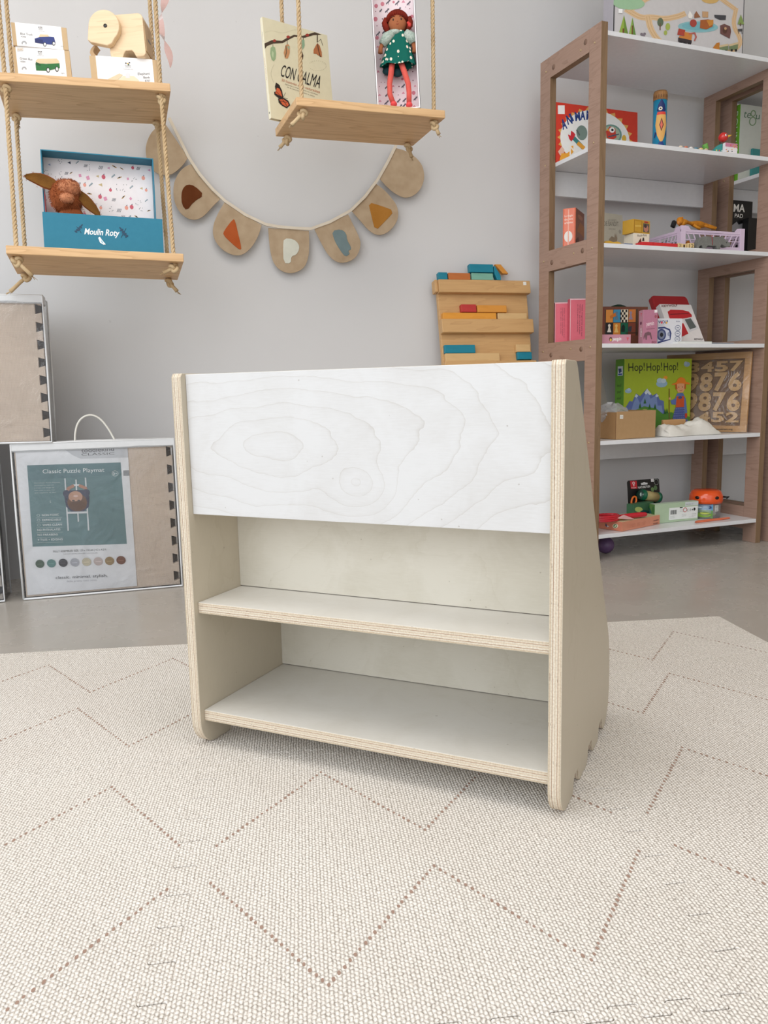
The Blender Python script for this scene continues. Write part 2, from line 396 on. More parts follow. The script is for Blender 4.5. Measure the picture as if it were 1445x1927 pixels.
for (i, j), lab in tlab.items():
    if first is None:
        o = mb.build('play_mat_tile', bevel=.0007, seg=1); first = o
    else: o = first.copy(); COL.objects.link(o)
    p = matpos(i*MU, .020+(j-1)*MVV); o.location = p; o.rotation_euler = (0, 0, MYAW)
    tag(o, lab, 'play mat', 'interlocking foam play mat tiles')
e = MB(); flatpoly(e, [(s, d) for s, d in TH]+[(MU, .030), (0, .030)], 0, MT, FOAM, FOAM); first = None
for i, lab in ((-1, 'cream foam edging strip along the mat\'s back edge, left of the plywood unit'), (0, 'cream foam edging strip along the mat\'s back edge, hidden mostly behind the plywood unit'), (1, 'cream foam edging strip along the mat\'s back edge, in front of the toy bookcase')):
    o = e.build('mat_edging_strip', bevel=.001, seg=1) if first is None else first.copy()
    if first is None: first = o
    else: COL.objects.link(o)
    o.location = matpos(i*MU, .020+MVV); o.rotation_euler = (0, 0, MYAW); tag(o, lab, 'mat edging', 'straight foam edging strips around the play mat')
e = MB(); flatpoly(e, [(d, s) for s, d in TV]+[(0, MVV+.0302), (.030, MVV+.0302), (.030, 0)], 0, MT, FOAM, FOAM)
# corner square closes the gap at the back right
e.v = [v for v in e.v]
o = e.build('mat_edging_strip', bevel=.001, seg=1); o.location = matpos(2*MU, .020); o.rotation_euler = (0, 0, MYAW); tag(o, 'cream foam edging strip down the right edge of the play mat, nearest the bookcase', 'mat edging', 'straight foam edging strips around the play mat')

# ------------------------------------------------------------------ the plywood shelf unit
UY = -.4394; UW, UH, PT = .6079, .618, .018
uo = Vector((.2263, .9947, 0)) - Vector((math.cos(UY), math.sin(UY), 0))*UW
unit = thing('toy_shelf_unit', 'whitewashed birch plywood children\'s shelf unit with sloping sides, standing on the cream play mat', 'shelf', (uo.x, uo.y, .0006), UY)
prof = [(0, .612), (0, .058)]
prof += [(.040-.040*math.cos(a), .054-.044*math.sin(a)) for a in [PI/2*k/7 for k in range(1, 8)]]
def arch(c, w, h=.024):
    return [(c-w/2, .010), (c-w/2+.006, .0115), (c-w/2+.009, .017), (c-w/2+.012, .028), (c-w/2+.018, .010+h), (c+w/2-.018, .010+h), (c+w/2-.012, .028), (c+w/2-.009, .017), (c+w/2-.006, .0115), (c+w/2, .010)]
for c in (.102, .206, .296): prof += arch(c, .058)
prof += [(.330, .0105), (.350, .018), (.366, .036), (.374, .062), (.3745, .095), (.371, .130), (.361, .162), (.343, .192), (.318, .228), (.10, .5695), (.073, .611), (.066, .617), (.058, .618), (.004, .618)]
PLYX = ply('plywood_edge_upright', 0); PLYZ = ply('plywood_edge_board', 2); PLYY = ply('plywood_edge_back', 1, .012)
BF = birch('birch_front', (0, 2), ((.145, .110, .185, .060), (.290, .060, .048, .036)), base=(211, 211, 211), dark=(172, 165, 156), freq=6.6, warp=.34, line=.38, cloud=.55)
BS = birch('birch_side_shaded', (2, 1), ((.3, .1, 1.2, .5),), base=(192, 182, 163), dark=(168, 156, 132), freq=3, warp=.3, line=.16, cloud=.3)  # side faces get less light; that shade is painted into the darker base
BB = birch('birch_back', (0, 2), ((.36, -.04, .35, .2),), base=(212, 207, 194), dark=(178, 170, 148), freq=3.6, warp=.5, line=.13, cloud=1.0)
BH = birch('birch_shelf', (0, 1), ((.5, .2, .9, .35),), base=(214, 211, 204), dark=(184, 176, 160), freq=2.5, warp=.4, line=.10, cloud=.75)
for x in (0, UW-PT):
    s = MB().prism(prof, 0, PT, PLYX, axis='x', cap=BS); s.build('side_panel', unit, bevel=.0012, seg=2, loc=(x, 0, 0))
x0, x1 = PT+.0002, UW-PT-.0002
s = MB().box(0, x1-x0, 0, .012, 0, UH-.0015-.398, PLYY, dict(front=BF, back=BF)); s.build('front_panel', unit, bevel=.0008, loc=(x0, .0114, .398))
for z, d in ((.2542, .285), (.0722, .335)):
    s = MB().box(0, x1-x0, 0, d, 0, PT, PLYZ, dict(top=BH, bottom=BH)); s.build('shelf_board', unit, bevel=.0012, loc=(x0, .0101, z-PT))
for y, z0, z1 in ((.1287, .2555, .603), (.2508, .0736, .2355)):
    s = MB().box(0, x1-x0, 0, .012, 0, z1-z0, PLYY, dict(front=BB, back=BB)); s.build('back_panel', unit, loc=(x0, y, z0))

# ------------------------------------------------------------------ walnut and white bookcase
BX, BY, BYAW, BW, BD, BT, BHh, BP = .697, 2.637, .375, .696, .34, .024, 1.688, .061
ZS = [1.664, 1.350, 1.036, .722, .406, .091]; ST = .0135
BU = Vector((math.cos(BYAW), math.sin(BYAW), 0)); BV = Vector((-math.sin(BYAW), math.cos(BYAW), 0)); BO = Vector((BX, BY, 0))
def bk(u, v, z=0): return BO+BU*u+BV*v+Vector((0, 0, z))
def wal(name, ax, a, b, sc): return wood(name, a, b, ax, sc, .5, 7, .3, .55)
WALF = wal('walnut_side', 1, (166, 137, 121), (120, 92, 78), 1.4); WALE = wal('walnut_edge', 2, (136, 110, 84), (98, 76, 54), 1.5)
WHT = flat((226, 227, 230), .25, .5); BRASS = flat((212, 190, 150), .3, .6, .8); DOWEL = flat((128, 100, 84), .6)
def bookcase(loc, label):
    r = thing('bookcase', label, 'bookcase', loc, BYAW, None, 'tall walnut and white bookcases')
    for x in (0, BT+BW):
        sgn = -1 if x == 0 else 1; xo = x if x == 0 else x+BT
        for y in (0, BD-BP):
            MB().box(0, BT, 0, BP, 0, BHh, WALF, dict(front=WALE, back=WALE)).build('post', r, bevel=.0008, loc=(x, y, 0.0002))
        for zc, hh in ((BHh-.067, .067), (ZS[2]-.050, .070), (ZS[3]-.052, .070), (ZS[5]-.045, .085)):
            k = MB().box(0, BT, 0, BD-2*BP, 0, hh, WALF, dict(bottom=WALE, top=WALE)).build('rail', r, loc=(x, BP, zc))
            for yy, zz in ((.02, hh*.55), (BD-2*BP-.02, hh*.4)):
                q = MB(); q.lathe([(.0085, 0), (.0085, .0006)], DOWEL, 14); q.xf(Matrix.Rotation(-PI/2 if sgn < 0 else PI/2, 4, 'Y')); q.build('dowel_plug', k, loc=(0 if sgn < 0 else BT, yy, zz))
        for y, z in ((BP*.55, BHh-.05), (.045+BP, BHh-.045), (BD-.035, BHh-.04), (BP*.5, ZS[1]-.006), (BD-.035, ZS[1]-.006), (BP*.5, ZS[2]-.012), (.13, ZS[2]-.012), (BD-.03, ZS[2]-.012), (BP*.5, ZS[3]-.01), (.14, ZS[3]-.01), (BD-.03, ZS[3]-.01), (BP*.5, ZS[4]-.006)):
            q = MB(); q.lathe([(.0035, 0), (.003, .0012)], BRASS, 10); q.xf(Matrix.Rotation(-PI/2 if sgn < 0 else PI/2, 4, 'Y')); q.build('screw', r, loc=(xo, y, z))
    for k, z in enumerate(ZS):
        dz = -.010 if label.startswith('second') else 0
        MB().box(0, BW-.0004, 0, BD-.001, 0, ST, WHT).build('shelf', r, bevel=.0006, loc=(BT+.0002, 0.0005, z-ST+dz))
        if k in (1, 4): MB().box(0, BW-.0006, 0, .012, 0, .082, WHT).build('back_rail', r, loc=(BT+.0003, BD-.014, z-ST-.083+dz))
    return r
bookcase(bk(0, 0), 'tall walnut-framed bookcase with white shelves full of toys, right of the plywood unit')
bookcase(bk(2*BT+BW+.035, -.02), 'second walnut and white bookcase, cut off by the right edge of the photo')

# ------------------------------------------------------------------ helpers for leaning frames
def R3(yaw, tx, ty): return Matrix.Rotation(yaw, 4, 'Z') @ Matrix.Rotation(tx, 4, 'X') @ Matrix.Rotation(ty, 4, 'Y')
def at_y(M, x, y, c):
    """local (x, z) where the sight line of photo point x, y meets the plane local y = c of frame M"""
    I = M.inverted(); o = I @ CAMPOS; d = I.to_3x3() @ ray(x, y); k = (c-o.y)/d.y; p = o+d*k; return p.x, p.z
def put(o, M): o.matrix_world = M; return o
def tthing(name, label, cat, M, group=None):
    o = bpy.data.objects.new(name, None); COL.objects.link(o); o.empty_display_size = .05; o.matrix_world = M; return tag(o, label, cat, group)

PINE = wood('pine_board', (222, 184, 138), (186, 142, 98), 0, .9, .5, 8, .35, .9)
ROPE = fabric('sisal_rope', (214, 190, 152), (168, 138, 100), 1500)
def rope_mesh(mb, a, b, r=.0058, pitch=.034):
    a, b = Vector(a), Vector(b); d = b-a; L = d.length; t = d.normalized(); u = t.cross(Vector((0, 1, 0))).normalized(); v = t.cross(u)
    n = max(4, int(L/pitch*9))
    for s in range(3):
        ph = 2*PI*s/3; path = []
        for i in range(n+1):
            q = i/n; an = ph+2*PI*q*L/pitch; path.append(a+d*q+(u*math.cos(an)+v*math.sin(an))*r*.52)
        mb.tube(path, r*.56, ROPE, 6)
def knot_mesh(mb, c, r=.0052, R=.0105, tail=(0.01, 0, -.035), seed=0):
    c = Vector(c); rnd = random.Random(seed); rot = Matrix.Rotation(rnd.uniform(0, 3), 3, 'Z') @ Matrix.Rotation(rnd.uniform(-.5, .5)+1.2, 3, 'X')
    P = []
    for i in range(49):
        a = 2*PI*i/48; P.append(c+rot @ Vector((math.sin(a)+2*math.sin(2*a), math.cos(a)-2*math.cos(2*a), -1.4*math.sin(3*a)))*R*.36)
    mb.tube(P, r, ROPE, 7, cap=False)
    T = Vector(tail); path = [c, c+T*.35+Vector((0, -.002, 0)), c+T*.7, c+T]
    mb.tube(path, [r*.9, r, r, r*1.15], ROPE, 7)
    for k in range(7):
        e = c+T; mb.tube([e-T*.05, e+T.normalized()*.008+Vector((rnd.uniform(-.006, .006), rnd.uniform(-.006, .006), rnd.uniform(-.004, .002)))], .0006, ROPE, 3)
BWD, BDP, BTT = .436, .235, .0215
ML1 = Matrix.Translation((-.969, 2.189, 1.412)) @ R3(.320, -.065, -.029)
ML2 = Matrix.Translation((-.937, 2.095, .969)) @ R3(.320, -.073, .017)
MR1 = Matrix.Translation((-.208, 2.257, 1.359)) @ R3(.369, -.048, -.022)
def swing(name, label, mats, holes, ceil=2.745):
    r = thing(name, label, 'shelf', tuple(mats[-1].translation), 0, None, 'pine boards hung on ropes')
    Mi = Matrix.Translation(-Vector(mats[-1].translation))
    for M in mats:
        b = MB().box(0, BWD, 0, BDP, -BTT, 0, PINE); o = b.build('board', r, bevel=.002, seg=3); o.matrix_local = Mi @ M
    for hi, (hx, hy) in enumerate(holes):
        mb = MB(); pts = [M @ Vector((hx, hy, 0)) for M in mats]; top = pts[0].copy(); top.z = ceil
        chain = [top]+pts
        for a, b in zip(chain[:-1], chain[1:]): rope_mesh(mb, a, b+Vector((0, 0, -BTT-.004)))
        mb.xf(Mi); o = mb.build('rope', r)
        for k, M in enumerate(mats):
            kb = MB(); q = M @ Vector((hx, hy, -BTT-.012))
            last = (k == len(mats)-1)
            tails = [(-.03, -.01, -.03), (.012, .0, -.026), (-.022, 0, -.02), (.010, -.004, -.03)]
            if len(mats) == 2: tails = [(.032, .008, -.036), (-.030, 0, -.012), (-.045, -.01, -.040), (.022, -.004, -.026)]
            tl = tails[hi] if last else (.003, 0, -.016)
            knot_mesh(kb, q, tail=tl, seed=hi*3+k)
            kb.xf(Mi); kb.build('knot', o)
    return r
HL = [(.022, .024), (BWD-.024, .024), (.026, BDP-.024), (BWD-.026, BDP-.024)]
swing('rope_swing_shelf', 'two-tier hanging pine shelf on sisal ropes at the left, holding boxes and the teal case', [ML1, ML2], HL)
swing('rope_swing_shelf', 'single pine board on sisal ropes, top middle, carrying the book and the boxed doll', [MR1], [HL[0], HL[1], (.030, BDP-.012), HL[3]])

# ------------------------------------------------------------------ things on the left swing
KRAFT = flat((206, 178, 140), .7, .2); KRAFTS = KRAFT
WP_ = (246, 245, 245)
def sleeve_box(label, M, w, d, h, s0, s1):
    r = tthing('toy_box', label, 'box', M)
    MB().box(0, w, 0, d, 0, h, KRAFT).build('carton', r, bevel=.001)
    MB().box(w*s0, w*s1, -.0006, d+.0006, -.0001, h+.0006, flat(WP_, .5)).build('paper_sleeve', r)
    return r
def in_board(M, x, y, yaw=0): return M @ Matrix.Translation((x, y, .0005)) @ Matrix.Rotation(yaw, 4, 'Z')
xl, zb = at_y(ML1, 28, 140, .05); xr, _ = at_y(ML1, 135, 140, .05)
_, zt = at_y(ML1, 28, 88, .05); bw = xr-xl
r = sleeve_box('pale toy box of the green bus, underneath the blue truck box', in_board(ML1, xl, .05), bw, .085, zt, .06, .91)
A = Art(bw, zt, [(137, 560+85), (540, 580+85), (540, 395), (112, 348)], y=-.0008)
A = Art(bw, zt, [(118, 600), (545, 640), (535, 400), (112, 348)], y=-.0008)
A.oval(192, 515, 19, 17, (170, 170, 172)).oval(192, 517, 9, 8, WP_); A.rect(170, 520, 215, 540, WP_)
for i, (x, y) in enumerate([(309, 395), (320, 396), (331, 397)]): A.oval(x, y, 4, 4, [(60, 50, 50), (90, 70, 50), (60, 60, 60)][i])
A.text('PLAN', (306, 408), (333, 410), 7, (60, 56, 56)).text('TOYS', (306, 418), (333, 420), 7, (60, 56, 56)); A.text('sustainable play', (298, 425), (348, 430), 5, (130, 128, 128))
A.text('Green Bus', (165, 445), (258, 457), 16, (110, 110, 112)).text('6284', (168, 464), (204, 470), 11, (120, 120, 122)).text('3yrs', (466, 560), (488, 562), 9, (120, 120, 120))
A.poly([(282, 480), (285, 460), (300, 447), (440, 452), (456, 470), (458, 490)], (222, 200, 160)); A.poly([(280, 478), (360, 487), (458, 486), (458, 520), (360, 535), (282, 530)], (30, 108, 48)); A.poly([(285, 468), (320, 486), (318, 500), (282, 490)], (18, 78, 36))
for x, y in ((370, 530), (436, 526)): A.oval(x, y, 13, 19, (30, 34, 34)).oval(x+1, y, 8, 13, (236, 236, 232))
A.rect(150, 362, 196, 385, (228, 222, 212)).text('10,00€', (155, 380), (192, 380), 10, (190, 150, 110))
A.build('printed_label', r)
h1 = zt
xl2, _ = at_y(ML1, 25.5, 90, .045); xr2, _ = at_y(ML1, 129, 90, .045); _, zt2 = at_y(ML1, 25.5, 42, .045)
r = sleeve_box('pale toy box of the blue truck, topmost of its stack on the upper swing board', ML1 @ Matrix.Translation((xl2, .045, h1+.0015)) @ Matrix.Rotation(.04, 4, 'Z'), xr2-xl2, .085, zt2-h1-.0015, .07, .90)
A = Art(xr2-xl2, zt2-h1, [(115, 350), (515, 390), (508, 193), (103, 168)], y=-.0008)
for i, (x, y) in enumerate([(297, 203), (307, 203), (317, 204)]): A.oval(x, y, 4, 4, [(60, 50, 50), (90, 70, 50), (60, 60, 60)][i])
A.text('PLAN', (293, 215), (321, 218), 7, (60, 56, 56)).text('TOYS', (293, 226), (321, 229), 7, (60, 56, 56)).text('sustainable play', (287, 236), (336, 241), 5, (130, 128, 128))
A.text('Blue Truck', (164, 268), (249, 275), 16, (110, 110, 112)).text('6285', (168, 288), (202, 292), 10, (120, 120, 122)).text('3yrs', (453, 360), (476, 362), 9, (120, 120, 120))
A.oval(188, 335, 18, 17, (170, 170, 172)).oval(188, 339, 9, 9, WP_); A.rect(168, 344, 210, 358, WP_)
A.poly([(292, 287), (303, 262), (360, 264), (372, 285), (360, 292)], (226, 204, 166)); A.poly([(262, 298), (300, 285), (372, 280), (406, 284), (414, 330), (385, 345), (330, 340), (265, 330)], (46, 62, 128)); A.poly([(264, 300), (320, 306), (322, 340), (263, 330)], (32, 42, 100))
for x, y in ((333, 343), (400, 335)): A.oval(x, y, 12, 17, (28, 30, 40)).oval(x+1, y, 8, 12, (238, 238, 238))
A.build('printed_label', r)

xl, _ = at_y(ML1, 171.5, 140, .035); xr, _ = at_y(ML1, 297.5, 140, .035); _, zt = at_y(ML1, 171.5, 105, .035); ew = xr-xl
r = sleeve_box('pale box of the elephant bank, carrying the wooden elephant', in_board(ML1, xl, .035, -.02), ew, .15, zt, .09, .93)
A = Art(ew, zt, [(700, 625), (1215, 650), (1190, 394), (686, 420)], y=-.0008)
for i, (x, y) in enumerate([(928, 452), (943, 455), (955, 446), (948, 462)]): A.oval(x, y, 6, 6, [(50, 40, 40), (200, 160, 40), (60, 50, 50), (60, 90, 60)][i])
A.text('PLAN', (922, 475), (963, 474), 9, (50, 48, 48)).text('TOYS', (923, 488), (964, 487), 9, (50, 48, 48)).text('sustainable play', (908, 504), (984, 502), 6, (130, 128, 128))
A.text('Elephant', (1022, 546), (1124, 537), 22, (84, 84, 88)).text('Bank', (1068, 573), (1126, 571), 20, (84, 84, 88)).text('8707', (1082, 603), (1128, 601), 19, (110, 110, 112))
A.poly([(800, 590), (880, 540), (905, 552), (860, 600), (850, 625), (800, 620)], (226, 208, 176)); A.poly([(905, 560), (990, 556), (1030, 590), (1035, 635), (850, 630), (860, 600)], (236, 222, 194)); A.poly([(925, 545), (935, 530), (955, 535), (958, 575), (925, 575)], (226, 226, 230))
A.build('printed_label', r)
# wooden elephant bank
EW = wood('pale_maple', (238, 212, 176), (214, 182, 142), 0, 1.2, .5, 6, .35, .7); EDK = flat((30, 24, 22), .3, .6); EEND = wood('maple_end', (206, 174, 134), (176, 140, 100), 2, 1.4, .55, 7, .3, .8)
xa, _ = at_y(ML1, 207, 98, .05); xb, _ = at_y(ML1, 276, 98, .05); _, zt3 = at_y(ML1, 240, 35, .05); eh = zt3-zt; el = xb-xa
ME = ML1 @ Matrix.Translation((xa, .045, zt+.0012)) @ Matrix.Rotation(-.33, 4, 'Z')
r = tthing('wooden_elephant_bank', 'pale wooden elephant money bank with a round head and black eye, standing on its box', 'toy', ME)
def arcp(cx, cz, rad, a0, a1, n=6): return [(cx+rad*math.cos(a0+(a1-a0)*k/n), cz+rad*math.sin(a0+(a1-a0)*k/n)) for k in range(n+1)]
pr = arcp(.012, .012, .012, -PI/2-.0, -PI, 5)+arcp(.012, eh-.012, .012, PI, PI/2, 5)+arcp(el-.03, eh-.03, .03, PI/2, 0, 8)+arcp(el-.010, .010, .010, 0, -PI/2, 5)+[(el*.72, 0), (el*.66, .012), (el*.62, .017), (el*.44, .017), (el*.40, .012), (el*.34, 0)]
pr = [(.012, 0)]+arcp(.012, .012, .012, -PI/2, -PI, 5)+[(0, eh-.012)]+arcp(.012, eh-.012, .012, PI, PI/2, 5)+arcp(el-.014, eh-.014, .014, PI/2, 0, 6)+arcp(el-.010, .010, .010, 0, -PI/2, 5)+[(el*.72, 0), (el*.66, .012), (el*.62, .017), (el*.44, .017), (el*.40, .012), (el*.34, 0)]
MB().prism(pr, 0, .075, EW, axis='y', smooth=False).build('body', r, bevel=.002, seg=2)
MB().box(el+.0002, el+.0022, .004, .071, .014, eh-.018, EEND).build('rump_panel', r, bevel=.0008, seg=2)
MB().box(el+.0023, el+.0027, .026, .05, eh*.45, eh*.5, EDK).build('coin_slot', r)
hr = eh*.375; hc = (-.004, eh*.62)
hp = arcp(hc[0], hc[1]+.006, hr, -PI*.28, PI*.93, 18)+[(hc[0]-hr*1.14, hc[1]-hr*.62), (hc[0]-hr*.95, hc[1]-hr*.78), (hc[0]+.004, hc[1]-hr*1.06), (hc[0]+hr*.4, hc[1]-hr*.95)]
MB().prism(hp, -.020, -.0005, EW, axis='y').build('head', r, bevel=.0025, seg=3)
q = MB(); q.lathe([(.0052, 0), (.0045, .001)], EDK, 16); q.xf(Matrix.Rotation(PI/2, 4, 'X')); q.build('eye', r, loc=(hc[0]+.004, -.0203, hc[1]+.006))
tp = [(hc[0]-hr*1.0, .0, hc[1]-hr*.7)]
tr = MB(); pth = [(hc[0]-hr*.85-.012*math.sin(k/8*PI*.95)-.0, hc[1]-hr*.72-k/8*(hc[1]-hr*.72-.006)) for k in range(9)]
outer = [(x-.005, z) for x, z in pth]; inner = [(x+.004+.010*(k/8)**3, z) for k, (x, z) in enumerate(pth)][::-1]
tr.prism(outer+inner, .004, .034, EEND, axis='y'); tr.build('trunk', r, bevel=.001)

# teal case
TEAL = flat((44, 122, 148), .5, .3); TEALD = TEAL
xl, _ = at_y(ML2, 83, 460, .035); xr, _ = at_y(ML2, 307.5, 460, .035); _, ztf = at_y(ML2, 84, 399, .035); tw = xr-xl
MT_ = in_board(ML2, xl, .035, -.0)
r = tthing('plush_toy_case', 'teal gift case with a printed lining, standing open on the lower swing board', 'box', MT_)
b = MB(); th = .003; D_ = .07
b.box(0, tw, 0, th, 0, ztf, TEAL); b.box(0, th, th, D_, 0, ztf*.98, TEAL); b.box(tw-th, tw, th, D_, 0, ztf*.98, TEAL); b.box(th, tw-th, th, D_, 0, th, TEAL); b.build('front_tray', r, bevel=.0006)
xa, za = at_y(MT_, 76.5, 283, .09); xb, zb_ = at_y(MT_, 285, 305, .09)
lw0, lw1, lh = xa, xb+.004, (za+zb_)/2
b = MB(); y0, y1 = D_+.0005, .125
b.box(lw0, lw1, y1-th, y1, 0, lh, TEAL); b.box(lw0, lw0+th, y0, y1-th, 0, lh, TEAL); b.box(lw1-th, lw1, y0, y1-th, 0, lh, TEAL); b.box(lw0+th, lw1-th, y0, y1-th, lh-th, lh, TEAL); b.box(lw0+th, lw1-th, y0, y1-th, 0, th, TEAL)
lid = b.build('lid', r, bevel=.0006)
A = Art(lw1-lw0-2*th, lh-2*th, [(0, 0), (1, 0), (1, 1), (0, 1)], y=y1-th-.0002, x0=lw0+th, z0=th)
A.rect(0, 0, 1, 1, (240, 232, 232)); rnd = random.Random(11)
pc = [(206, 92, 108), (232, 150, 170), (60, 74, 96), (236, 160, 140), (150, 160, 190), (212, 150, 180), (90, 100, 70), (200, 176, 130), (44, 52, 72)]
cells = [(i, j) for i in range(13) for j in range(10)]
for i, j in cells:
    cx = (i+.5+rnd.uniform(-.25, .25)+(j % 2)*.4)/13.5; cz = (j+.5+rnd.uniform(-.25, .25))/10; k = rnd.randrange(7); c = pc[rnd.randrange(9)]; s = rnd.uniform(.012, .019); a = rnd.uniform(-.9, .9)
    A.k = 4
    if k == 0: A.oval(cx, cz, s, s*1.25, pc[rnd.choice([0, 3])], 10).poly([(cx-s*.2, cz+s*1.1), (cx+s*.5, cz+s*2), (cx+s*.5, cz+s*1.2)], (60, 74, 96))
    elif k == 1: A.poly([(cx+s*1.1*math.cos(a+q*PI/2+.4), cz+s*1.4*math.sin(a+q*PI/2+.4)) for q in range(4)], (222, 150, 178))
    elif k == 2:
        for q in range(4): A.line([(cx-s+q*s*.6, cz-s), (cx-s*.2+q*s*.6, cz+s)], .004, (50, 56, 74))
    elif k == 3: A.poly([(cx-s, cz), (cx+s*.9, cz+s*.9), (cx+s, cz-s*.9)], c)
    elif k == 4:
        A.line([(cx-s, cz-s*.8), (cx+s, cz+s*.8)], .0035, (90, 104, 84))
        for q in range(3): A.oval(cx-s*.6+q*s*.6, cz-s*.3+q*s*.6, s*.35, s*.5, (130, 150, 160), 8, a)
    elif k == 5:
        for q in range(6): A.oval(cx+rnd.uniform(-.03, .03), cz+rnd.uniform(-.04, .04), .0028, .004, (40, 44, 60), 7)
    else: A.oval(cx, cz, s*1.4, s*.35, (180, 140, 90), 10, a).oval(cx, cz+s*.2, s*.6, s*.3, (40, 60, 60), 8, a)
A.build('patterned_lining', lid)
b = MB(); b.box(lw0+.0035, lw0+.0042, y0+.001, y1-.004, .1, lh*.62, flat((240, 120, 130), .6)); b.build('pink_edge_paper', lid)
A = Art(tw, ztf, [(355, 1065), (1240, 1105), (1230, 868), (338, 795)], y=-.0003)
wht = (244, 246, 246)
def script(A, pts, w, c=(244, 246, 246)): A.line(pts, w, c)
A.text('Moulin Roty', (668, 958), (928, 975), 40, wht, shear=.15, bold=.02)
for sx_, s in ((622, 1), (962, -1)):
    A.line([(sx_+22*s, 950 if s > 0 else 985), (sx_+5*s, 925 if s > 0 else 955), (sx_-14*s if s > 0 else sx_+14, 905 if s > 0 else 925)][::1], 4, (34, 66, 92))
    for q in range(4):
        bx = sx_+(-18+q*12)*1; by = (940-q*10 if s > 0 else 935+q*14)
        A.oval(bx, by, 13, 6, (34, 66, 92), 10, .5*s).oval(bx+8*s, by-12, 11, 5, (34, 66, 92), 10, -.7*s)
A.poly([(772, 985), (785, 978), (800, 998), (828, 1030), (812, 1032), (786, 1018)], wht).poly([(790, 1004), (800, 1003), (812, 1022), (800, 1020)], (150, 190, 210))
A.build('printed_logo', r)
# plush animal in the case
FUR = fabric('rust_fur', (164, 92, 54), (112, 56, 30), 500); FURL = fabric('light_fur', (204, 140, 104), (166, 104, 72), 500); EARI = fabric('ear_lining', (128, 88, 40), (96, 62, 28), 700)
def fuzz(mb, start, amp, seed=1):
    rnd = random.Random(seed)
    for i in range(start, len(mb.v)):
        v = mb.v[i]; mb.v[i] = (v[0]+rnd.uniform(-amp, amp), v[1]+rnd.uniform(-amp, amp), v[2]+rnd.uniform(-amp, amp))
def tufts(mb, c, r, m, n, L, seed, rot=None):
    rnd = random.Random(seed)
    for _ in range(n):
        d = Vector((rnd.gauss(0, 1), rnd.gauss(0, 1), rnd.gauss(0, 1))).normalized(); p = Vector((d.x*r[0], d.y*r[1], d.z*r[2]))
        if rot: p = rot @ p; d = rot @ d
        p += Vector(c); s = d.orthogonal().normalized()*.0009; e = p+(d+Vector((rnd.uniform(-.4, .4), rnd.uniform(-.4, .4), -.5))).normalized()*L
        mb.add([p-s, p+s, e], [[0, 1, 2]], m)
def lp(x, y, c): X = at_y(MT_, x, y, c); return Vector((X[0], c, X[1]))
hc_ = lp(124, 372, .055)
r = tthing('plush_fawn', 'rust brown plush animal with long ears, peeking out of the teal case', 'plush toy', MT_ @ Matrix.Translation((hc_.x, .055, .004)))
dz = hc_.z-.004
b = MB(); Ry = Matrix.Rotation(-.35, 3, 'Y')
b.ell((0, .0, dz), (.040, .036, .046), FUR, 24, 16, Ry); b.ell((.010, .003, dz*.45), (.040, .034, dz*.47), FUR, 20, 12); fuzz(b, 0, .0008)
tufts(b, (0, 0, dz), (.040, .036, .046), FUR, 1500, .006, 4, Ry); tufts(b, (.01, .003, dz*.5), (.041, .035, dz*.5), FUR, 800, .005, 6)
b.build('body', r)
b = MB(); b.ell((.010, -.022, dz+.018), (.028, .022, .022), FURL, 20, 12); tufts(b, (.010, -.022, dz+.018), (.028, .022, .022), FURL, 900, .005, 8); b.build('forelock', r)
b = MB(); b.ell((.004, -.040, dz-.012), (.017, .012, .013), FURL, 16, 10); tufts(b, (.004, -.040, dz-.012), (.017, .012, .013), FURL, 300, .004, 9); b.build('muzzle', r)
def ear(path, wid, name):
    b = MB(); n = len(path)
    for j, (mt, off, sc) in enumerate(((FUR, .0015, 1), (EARI, -.0015, .82))):
        vs = []
        for k, p in enumerate(path):
            q = k/(n-1); ww = wid*math.sin(PI*min(1, .12+.88*q)**.8)*sc+.001; tdir = (Vector(path[min(k+1, n-1)])-Vector(path[max(k-1, 0)])).normalized(); s = tdir.cross(Vector((0, 1, 0))).normalized()
            for e_ in (-1, -.5, 0, .5, 1): vs.append(Vector(p)+s*ww*e_+Vector((0, off*1.0+.004*abs(e_)*-1+.004, 0)))
        fs = [[i*5+c, i*5+c+1, (i+1)*5+c+1, (i+1)*5+c] for i in range(n-1) for c in range(4)]; b.add(vs, fs, mt, True)
        if j == 0:
            rnd = random.Random(5)
            for v in vs:
                for _ in range(5):
                    p = Vector(v)+Vector((rnd.uniform(-.003, .003), 0, rnd.uniform(-.003, .003))); b.add([p, p+Vector((.001, 0, 0)), p+Vector((rnd.uniform(-.005, .005), rnd.uniform(-.001, .002), rnd.uniform(-.005, .005)))], [[0, 1, 2]], FUR)
    o = b.build(name, r); return o
I_ = Matrix.Translation((-hc_.x, -.055, -.004))
e1 = [I_ @ lp(x, y, .04) for x, y in ((107, 352), (98, 347), (86, 342), (74, 337), (62, 334), (50, 332), (46, 331))]; ear(e1[::1], .017, 'ear')
e2 = [I_ @ lp(x, y, .036) for x, y in ((148, 362), (156, 372), (165, 382), (175, 392), (184, 402), (190, 410))]; ear(e2, .014, 'ear')

